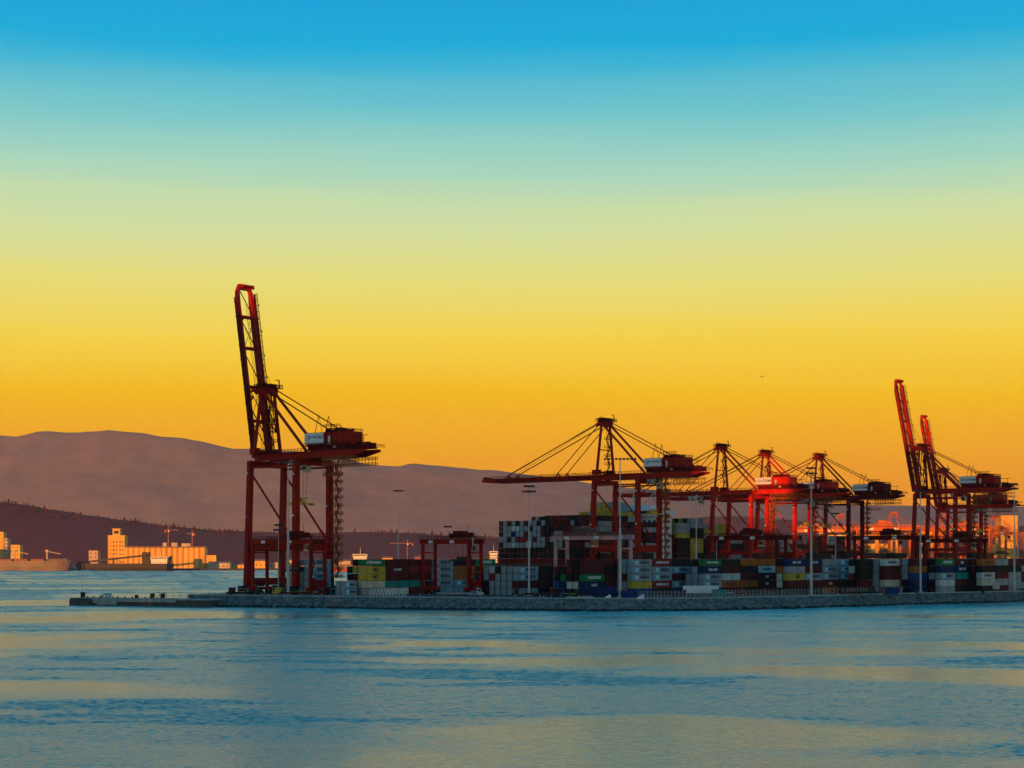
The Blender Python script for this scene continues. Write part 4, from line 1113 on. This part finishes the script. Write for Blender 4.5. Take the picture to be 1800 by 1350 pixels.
def skip_bin(label, px, D, rz, m):
    t = thing('waste_skip', label, 'skip', at(px, D, DECK), rz)
    b = MB().prism([(-2.4, -1.1), (2.4, -1.1), (2.4, 1.1), (-2.4, 1.1)], .2, 2.6, [(-2.7, -1.2), (2.7, -1.2), (2.7, 1.2), (-2.7, 1.2)])
    for k in range(6): b.box(-2.3 + .9 * k, -2.2 + .9 * k, -1.3, -1.05, .3, 2.5)
    build(b, 'body', m, t)
    build(MB().box(-2.8, 2.8, -1.32, -1.18, 2.5, 2.7).box(-2.8, 2.8, 1.18, 1.32, 2.5, 2.7), 'rim', m, t)
    for s in (-1, 1): build(MB().box(s * 1.9 - .1, s * 1.9 + .1, -1, 1, 0, .2), 'skid', M_STEEL, t)
skip_bin('blue skip beside the tall light mast, left of the pair', 1104, 590, R(3), CM['b'])
skip_bin('blue skip beside the tall light mast, right of the pair', 1131, 594, R(6), CM['b'])
skip_bin('dark blue skip further right along the fence', 1192, 604, R(8), CM['n'])
skip_bin('blue skip by the fence below the cream container', 1568, 652, R(-14), CM['b'])
skip_bin('teal skip by the fence left of the orange lettered container', 1265, 615, R(0), CM['t'])

# white steel lattice racks in front of the long stack
t = thing('steel_rack', 'row of white zigzag steel racks before the long stack', 'rack', at(651, 622, DECK), R(-6))
build(MB().box(0, 13.2, -.6, .6, 0, .2), 'bottom_rail', M_WHITE, t)
build(MB().box(0, 13.2, -.6, -.4, 2.5, 2.66), 'top_rail', M_WHITE, t)
for k in range(11):
    build(MB().beam((k * 1.2, -.5, .2), (k * 1.2 + .6, -.5, 2.5), .16).beam((k * 1.2 + 1.2, -.5, .2), (k * 1.2 + .6, -.5, 2.5), .16), 'zigzag_strut', M_WHITE, t)

# fence along the crest, right half
def fence():
    root = thing('wire_fence', 'long post-and-wire fence on the rock crest right of the tall light mast', 'fence', at(1140, 590, DECK))
    base = root.location.copy()
    pts = shore_pts(9.0, list(range(1140, 1625, 6)))
    me = MB().tube((0, 0, 0), (0, 0, 2.6), .06, n=6).beam((0, 0, 2.6), (0, .35, 2.9), .08).mesh('post', M_GALV)
    for p in pts[::1]:
        link('post', me, root, p - base + Vector((0, 0, DECK)))
    b = MB()
    for a, c in zip(pts, pts[1:]):
        a = a - base + Vector((0, 0, DECK)); c = c - base + Vector((0, 0, DECK))
        for z in (.25, .7, 1.15, 1.6, 2.05, 2.55):
            b.beam(a + Vector((0, 0, z)), c + Vector((0, 0, z)), .05)
    build(b, 'wire', M_GALV, root)
fence()
for i, (px, w, sk) in enumerate([(1008, 5.5, .0), (1028, 6, 0), (1066, 3.0, 1), (1124, 3.0, 1)]):
    t = thing('concrete_barrier', ['pale concrete barrier on the crest, first left of the tall mast', 'pale concrete barrier on the crest, second left of the tall mast', 'sloped concrete ramp just left of the tall mast', 'sloped concrete ramp just right of the tall mast'][i], 'barrier', at(px, 583, DECK), R(2))
    if sk: build(MB().prism([(-w / 2, -.6), (w / 2, -.6), (w / 2, .6), (-w / 2, .6)], .0, 1.5, [(w / 2 - .6, -.5), (w / 2, -.5), (w / 2, .5), (w / 2 - .6, .5)]), 'ramp', M_WHITE, t)
    else: build(MB().prism([(-w / 2, -.4), (w / 2, -.4), (w / 2, .4), (-w / 2, .4)], .0, .9, [(-w / 2, -.15), (w / 2, -.15), (w / 2, .15), (-w / 2, .15)]), 'barrier_block', M_CONC, t)

# ------------------------------------------------------------------ far shore: elevator, ships, buildings, tower cranes
def elevator():
    D = 2290; s = D / F
    t = thing('grain_elevator', 'sunlit orange grain elevator with tower and long silo bank', 'building', at(190, D, 2.6))
    K = lambda px: (px - 190) * s
    Z = lambda y: up(y, D) - 2.6
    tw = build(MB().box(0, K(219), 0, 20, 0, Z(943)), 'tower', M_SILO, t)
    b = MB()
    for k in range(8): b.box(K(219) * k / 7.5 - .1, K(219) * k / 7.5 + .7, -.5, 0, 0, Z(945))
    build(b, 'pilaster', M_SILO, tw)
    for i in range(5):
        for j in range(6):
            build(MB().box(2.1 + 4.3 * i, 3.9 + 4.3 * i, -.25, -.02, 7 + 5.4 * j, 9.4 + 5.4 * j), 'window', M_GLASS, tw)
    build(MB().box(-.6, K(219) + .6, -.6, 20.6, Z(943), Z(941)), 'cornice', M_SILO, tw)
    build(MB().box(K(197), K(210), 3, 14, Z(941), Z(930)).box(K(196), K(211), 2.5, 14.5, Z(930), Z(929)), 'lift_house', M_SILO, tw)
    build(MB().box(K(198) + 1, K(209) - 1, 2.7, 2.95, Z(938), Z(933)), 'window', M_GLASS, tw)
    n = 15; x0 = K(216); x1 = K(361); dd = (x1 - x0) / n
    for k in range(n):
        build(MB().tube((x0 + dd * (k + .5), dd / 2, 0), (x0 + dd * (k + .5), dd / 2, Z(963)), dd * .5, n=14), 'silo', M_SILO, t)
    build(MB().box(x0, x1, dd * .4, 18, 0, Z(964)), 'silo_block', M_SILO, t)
    ga = build(MB().box(x0, x1 + .5, 0.5, 16, Z(963), Z(960.5)), 'gallery', M_SILOD, t)
    for px, w in ((285, 5), (300, 8), (318, 12)):
        build(MB().box(K(px), K(px) + w, 4, 10, Z(960.5), Z(954 if w < 12 else 955)), 'roof_house', M_TAN, ga)
    build(MB().box(x1 + 1, x1 + 14, 1, 10, 0, Z(976)), 'annex', M_SILO, t)
elevator()
def far_block(name, label, px0, px1, y0, D, m, roof=M_SILOD, win=True, base=2.6, depth=14, gable=False):
    s = D / F; w = (px1 - px0) * s; h = up(y0, D) - base
    t = thing(name, label, 'building', at(px0, D, base))
    build(MB().box(0, w, 0, depth, 0, h), 'wall', m, t)
    if gable:
        build(MB().prism([(-.4, -.4), (w + .4, -.4), (w + .4, depth + .4), (-.4, depth + .4)], h, h + depth * .18, [(-.4, depth / 2 - .1), (w + .4, depth / 2 - .1), (w + .4, depth / 2 + .1), (-.4, depth / 2 + .1)]), 'roof', roof, t)
    else:
        build(MB().box(-.3, w + .3, -.3, depth + .3, h, h + .5), 'roof', roof, t)
    if win:
        nx = max(2, int(w / 5)); ny = max(1, int(h / 5))
        for j in range(ny):
            b = MB()
            for i in range(nx):
                x = w * (i + .5) / nx
                b.box(x - .8, x + .8, -.12, -.01, h * (j + .45) / ny - .7, h * (j + .45) / ny + .9)
            build(b, 'window', M_GLASS, t)
    return t
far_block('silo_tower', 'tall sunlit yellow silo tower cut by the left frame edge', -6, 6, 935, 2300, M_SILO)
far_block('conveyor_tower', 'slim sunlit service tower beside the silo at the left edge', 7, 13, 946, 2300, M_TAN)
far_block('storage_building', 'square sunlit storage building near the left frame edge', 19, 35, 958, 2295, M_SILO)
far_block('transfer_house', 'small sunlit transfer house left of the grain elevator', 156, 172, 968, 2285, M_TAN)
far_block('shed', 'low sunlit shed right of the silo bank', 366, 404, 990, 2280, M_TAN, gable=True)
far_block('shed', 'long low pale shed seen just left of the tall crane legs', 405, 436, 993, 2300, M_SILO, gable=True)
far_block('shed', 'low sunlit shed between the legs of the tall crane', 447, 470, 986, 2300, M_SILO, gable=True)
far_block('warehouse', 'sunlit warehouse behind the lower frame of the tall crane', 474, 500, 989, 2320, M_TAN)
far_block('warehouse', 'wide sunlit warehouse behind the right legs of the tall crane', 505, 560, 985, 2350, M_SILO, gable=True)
far_block('warehouse', 'low warehouse on the far shore right of the tall crane', 596, 622, 986, 2330, M_TAN, gable=True)
r4 = random.Random(9)
for i, (a, b_, y) in enumerate([(650, 668, 985), (672, 690, 981), (706, 724, 984), (728, 742, 980), (756, 772, 983), (776, 800, 985), (806, 822, 982), (828, 850, 984)]):
    far_block('warehouse', '%s low far-shore warehouse counted from the ship right of the tall crane' % NTH[i], a, b_, y, 2300 + 10 * i, r4.choice([M_TAN, M_BRICK, M_SILO]), gable=bool(i % 2))
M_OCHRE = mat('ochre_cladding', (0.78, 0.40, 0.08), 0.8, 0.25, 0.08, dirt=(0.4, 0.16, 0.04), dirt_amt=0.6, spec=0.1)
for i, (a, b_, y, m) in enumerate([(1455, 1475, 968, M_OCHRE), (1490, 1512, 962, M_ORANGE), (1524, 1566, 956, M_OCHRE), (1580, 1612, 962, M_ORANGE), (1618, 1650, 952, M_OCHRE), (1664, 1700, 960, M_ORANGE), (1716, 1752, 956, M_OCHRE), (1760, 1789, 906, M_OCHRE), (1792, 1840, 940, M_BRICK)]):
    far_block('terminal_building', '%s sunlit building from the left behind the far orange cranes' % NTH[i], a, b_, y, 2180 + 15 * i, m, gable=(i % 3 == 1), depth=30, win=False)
for i, (px, D, sc, m) in enumerate([(1446, 1900, 2.2, M_ORANGE), (1500, 1930, 2.0, M_OCHRE), (1556, 1910, 2.3, M_ORANGE), (1612, 1940, 2.1, M_OCHRE), (1690, 1920, 2.3, M_ORANGE), (1742, 1950, 2.1, M_ORANGE)]):
    g = rtg('sunlit %s gantry frame of the far terminal, %s from the left' % ('orange' if m is M_ORANGE else 'ochre', NTH[i]), at(px, D, 2.6), span=26, height=21, paint=m, dark=M_ORANGE, trolley=.2 + .13 * i, group='gantry frames of the far terminal')
    g.scale = (sc,) * 3; g.rotation_euler.z = R(-12 + 7 * i)

def tower_crane(label, px, yt, D, base, jib, flip=1):
    t = thing('tower_crane', label, 'tower crane', at(px, D, base))
    H = up(yt, D) - base
    build(MB().beam((0, 0, 0), (0, 0, H + 5), 1.3), 'tower', M_BRICK, t)
    build(MB().beam((0, 0, H), (flip * jib, 0, H), 0.8, 0.9), 'jib', M_BRICK, t)
    build(MB().beam((0, 0, H), (-flip * jib * .3, 0, H), 1.0, 1.2).box(-flip * jib * .3 - 1.5, -flip * jib * .3 + 1.5, -1, 1, H - 3.5, H), 'counter_jib', M_BRICK, t)
    build(MB().beam((0, 0, H + 5), (flip * jib * .7, 0, H + .6), .25).beam((0, 0, H + 5), (-flip * jib * .28, 0, H + .6), .25), 'tie_bar', M_STEEL, t)
    build(MB().box(-.2, 1.6, -1.6, -.7, H - 2.4, H - .3), 'cab', M_WHITE, t)
tower_crane('tower crane on the hill above the silo bank, nearer the tower', 296, 932, 2620, 6, 16)
tower_crane('small tower crane on the hill above the silo bank, further right', 338, 938, 2650, 6, 10, -1)
tower_crane('tower crane behind the green top container of the long stack', 716, 955, 2500, 4, 26, -1)

def far_ship(label, px0, px1, D, hull, deckz, house, house_m, boot=None, flip=False, kit='hatches'):
    """lies across the view from px0 to px1; house = (px0, px1, ytop)"""
    s = D / F; L = (px1 - px0) * s; B = min(26, L * .17)
    t = thing('moored_ship', label, 'ship', at(px0, D, 0))
    def outline(k, rake):
        n = 6
        pts = [(0 + rake * .3, -B / 2 * k * .8), (L * .05, -B / 2 * k)]
        pts.append((L * .84, -B / 2 * k))
        for i in range(1, n): 
            a = i / n * math.pi / 2; pts.append((L * .84 + (L * .16 - rake) * math.sin(a), -B / 2 * k * math.cos(a)))
        pts.append((L - rake, 0))
        for i in range(n - 1, 0, -1):
            a = i / n * math.pi / 2; pts.append((L * .84 + (L * .16 - rake) * math.sin(a), B / 2 * k * math.cos(a)))
        pts += [(L * .84, B / 2 * k), (L * .05, B / 2 * k), (rake * .3, B / 2 * k * .8)]
        if flip: pts = [(L - x, y) for x, y in reversed(pts)]
        return pts
    zb = deckz * .42
    build(MB().prism(outline(.9, 5), -1.5, zb, outline(.97, 3)), 'boot_stripe', boot or hull, t)
    build(MB().prism(outline(.97, 3), zb, deckz, outline(1, 0)), 'hull', hull, t)
    x1 = (L - 1) if not flip else 1
    build(MB().prism([(L * .86, -B * .36), (L * .965, -B * .1), (L * .965, B * .1), (L * .86, B * .36)] if not flip else [(L * .035, -B * .1), (L * .14, -B * .36), (L * .14, B * .36), (L * .035, B * .1)], deckz, deckz + 2.6), 'forecastle', hull, t)
    hx0, hx1, hy = house; a = (hx0 - px0) * s; c = (hx1 - px0) * s; hz = up(hy, D)
    hs = build(MB().box(a, c, -B * .42, B * .42, deckz, hz - 3).box(a - .6, c + .6, -B * .48, B * .48, hz - 3, hz), 'deckhouse', house_m, t)
    for k in range(max(1, int((hz - deckz - 3) / 3))):
        b = MB()
        for i in range(6):
            x = a + (c - a) * (i + .5) / 6
            b.box(x - .5, x + .5, -B * .42 - .1, -B * .42 - .01, deckz + 1 + 3 * k, deckz + 2.1 + 3 * k)
        build(b, 'window', M_GLASS, hs)
    build(MB().box(a, c, -B * .48 - .1, -B * .48 - .01, hz - 2, hz - .8), 'bridge_window', M_GLASS, hs)
    fx = a - 4 if not flip else c + 1
    build(MB().prism([(fx, -2), (fx + 4, -2), (fx + 4, 2), (fx, 2)], deckz, hz + 1.5, [(fx + .5, -1.6), (fx + 3.6, -1.6), (fx + 3.6, 1.6), (fx + .5, 1.6)]), 'funnel', M_HULLN, t)
    build(MB().beam(((a + c) / 2, 0, hz), ((a + c) / 2, 0, hz + 8), .5, .5, .2, .2).beam(((a + c) / 2, -2.5, hz + 5), ((a + c) / 2, 2.5, hz + 5), .3), 'mast', M_GALV, t)
    lo, hi_ = (c + 3, L * .84) if not flip else (L * .16, a - 3)
    if hi_ - lo > 20 and kit != 'none':
        n = max(2, int((hi_ - lo) / 20)); st = (hi_ - lo) / n
        for k in range(n):
            build(MB().box(lo + st * k + 1.5, lo + st * (k + 1) - 2.5, -B * .32, B * .32, deckz, deckz + 2.2), 'hatch_cover', M_BRICK, t)
            if kit == 'cranes' and k % 2 == 0:
                cx = lo + st * (k + 1) - .5
                cp = build(MB().tube((cx, 0, deckz), (cx, 0, deckz + 11), 1.2, 1.0).box(cx - 1.6, cx + 1.6, -1.6, 1.6, deckz + 11, deckz + 14), 'deck_crane', M_TAN, t)
                build(MB().beam((cx, 0, deckz + 12), (cx + st * .85, 0, deckz + 8.5), .8), 'jib', M_TAN, cp)
    return t
far_ship('grey rust-streaked bulk carrier cut by the left frame edge', -150, 128, 2150, M_HULLG, 13.0, (-140, -120, 950), M_WHITE, boot=M_HULLG, kit='cranes')
sb = far_ship('dark blue vessel with white deckhouse moored before the silos', 132, 304, 2170, M_HULLN, 9.5, (268, 296, 979), M_WHITE, boot=M_HULLN, flip=True, kit='none')
build(MB().box(86, 95, -5, 5, 9.5, 24).beam((20, -6, 12), (92, -6, 20), 3.4, 2.4).box(95, 101, -4, 4, 9.5, 18), 'unloading_boom', M_HULLN, sb)
far_ship('red-hulled ship with sunlit deckhouse right of the tall left crane', 560, 706, 2030, M_SILOD, 9.0, (622, 645, 974), M_WHITE, boot=M_HULLR, kit='none')
far_ship('ship with bright sunlit deckhouse beside the container ship', 812, 905, 2080, M_BRICK, 9.0, (861, 874, 969), M_WHITE, kit='none')

t = thing('bird', 'tiny dark bird flying high over the quay cranes', 'bird', at(1339, 420, up(662, 420)), R(20))
build(MB().prism([(-.35, -.06), (.25, -.09), (.42, 0), (.25, .09), (-.35, .06)], -.07, .07, [(-.3, -.03), (.2, -.05), (.4, 0), (.2, .05), (-.3, .03)]), 'body', M_STEEL, t)
for s in (-1, 1):
    build(MB().prism([(-.1, s * .05), (.18, s * .05), (.12, s * .45), (-.16, s * .75)] if s > 0 else [(-.16, s * .75), (.12, s * .45), (.18, s * .05), (-.1, s * .05)], .02, .06), 'wing', M_STEEL, t)

# ------------------------------------------------------------------ unseen towers added behind the viewer to shade the terminal from the low sun
SH = Vector((math.sin(SUN_AZ), math.cos(SUN_AZ), 0)); SC_ = Vector((math.cos(SUN_AZ), -math.sin(SUN_AZ), 0))
def tc_(t_, c_): return SH * t_ + SC_ * c_
TE = math.tan(SUN_EL)
mb = MB()
a, b, c, d = tc_(-300, -700), tc_(-300, 500), tc_(-700, 500), tc_(-700, -700)
mb.prism([(d.x, d.y), (c.x, c.y), (b.x, b.y), (a.x, a.y)], -0.8, 3.0)
o = build(mb, 'shade_tower_ground', M_ASPH); o['kind'] = 'structure'  # unseen land strip added to carry the shading towers
def tower(label, c0, c1, h, t_=-350, depth=34):
    p = tc_(t_, (c0 + c1) / 2); w = (c1 - c0)
    t = thing('shade_tower', label, 'building', (p.x, p.y, 3.0), -SUN_AZ)
    build(MB().box(-w / 2, w / 2, -depth, 0, 0, h - 3), 'wall', M_TOWER, t)
    b = MB()
    n = int((h - 8) / 4)
    for k in range(n):
        b.box(-w / 2 - .1, w / 2 + .1, -depth - .1, .1, 4 + 4 * k, 6.4 + 4 * k)
    build(b, 'window_band', M_GLASS, t)
    build(MB().box(-w / 4, w / 4, -depth * .8, -depth * .3, h - 3, h), 'roof_plant', M_GREYP, t)
TOPH = 117 + (608 + 350) * TE
SLOT0, SLOT1 = -194, -170  # gap shaped to let a strip of sun onto the middle cranes
tower('broad unseen tower added to shade the terminal, leftmost of the row', -430, -345, TOPH)
tower('tall unseen tower added to shade the terminal, second of the row', -344.5, -270, TOPH + 1)
tower('tall unseen tower added to shade the terminal, left of the sun gap', -269.5, SLOT0, TOPH)
tower('lower unseen block added to close the foot of the sun gap', SLOT0 + .2, SLOT1 - .2, 34 + (900 + 350) * TE, t_=-352)
tower('tall unseen tower added to shade the terminal, right of the sun gap', SLOT1, -50, TOPH + 9)
tower('unseen tower added to shade the terminal, fifth of the row', -49.5, -20, TOPH - 40)
tower('unseen tower added to shade the terminal, rightmost of the row', -19.5, 90, TOPH - 60)

# ------------------------------------------------------------------ evening haze
hm = bpy.data.materials.new('haze'); hm.use_nodes = True
t = hm.node_tree; t.nodes.clear()
out = t.nodes.new('ShaderNodeOutputMaterial'); pv = t.nodes.new('ShaderNodeVolumePrincipled')
pv.inputs['Color'].default_value = (0.95, 0.84, 0.78, 1)
pv.inputs['Density'].default_value = 1.7e-5
pv.inputs['Anisotropy'].default_value = 0.0
t.links.new(pv.outputs[0], out.inputs['Volume'])
tag(build(MB().box(-6200, 6200, -1600, 9900, -4.5, 760), 'haze', hm), kind='stuff')
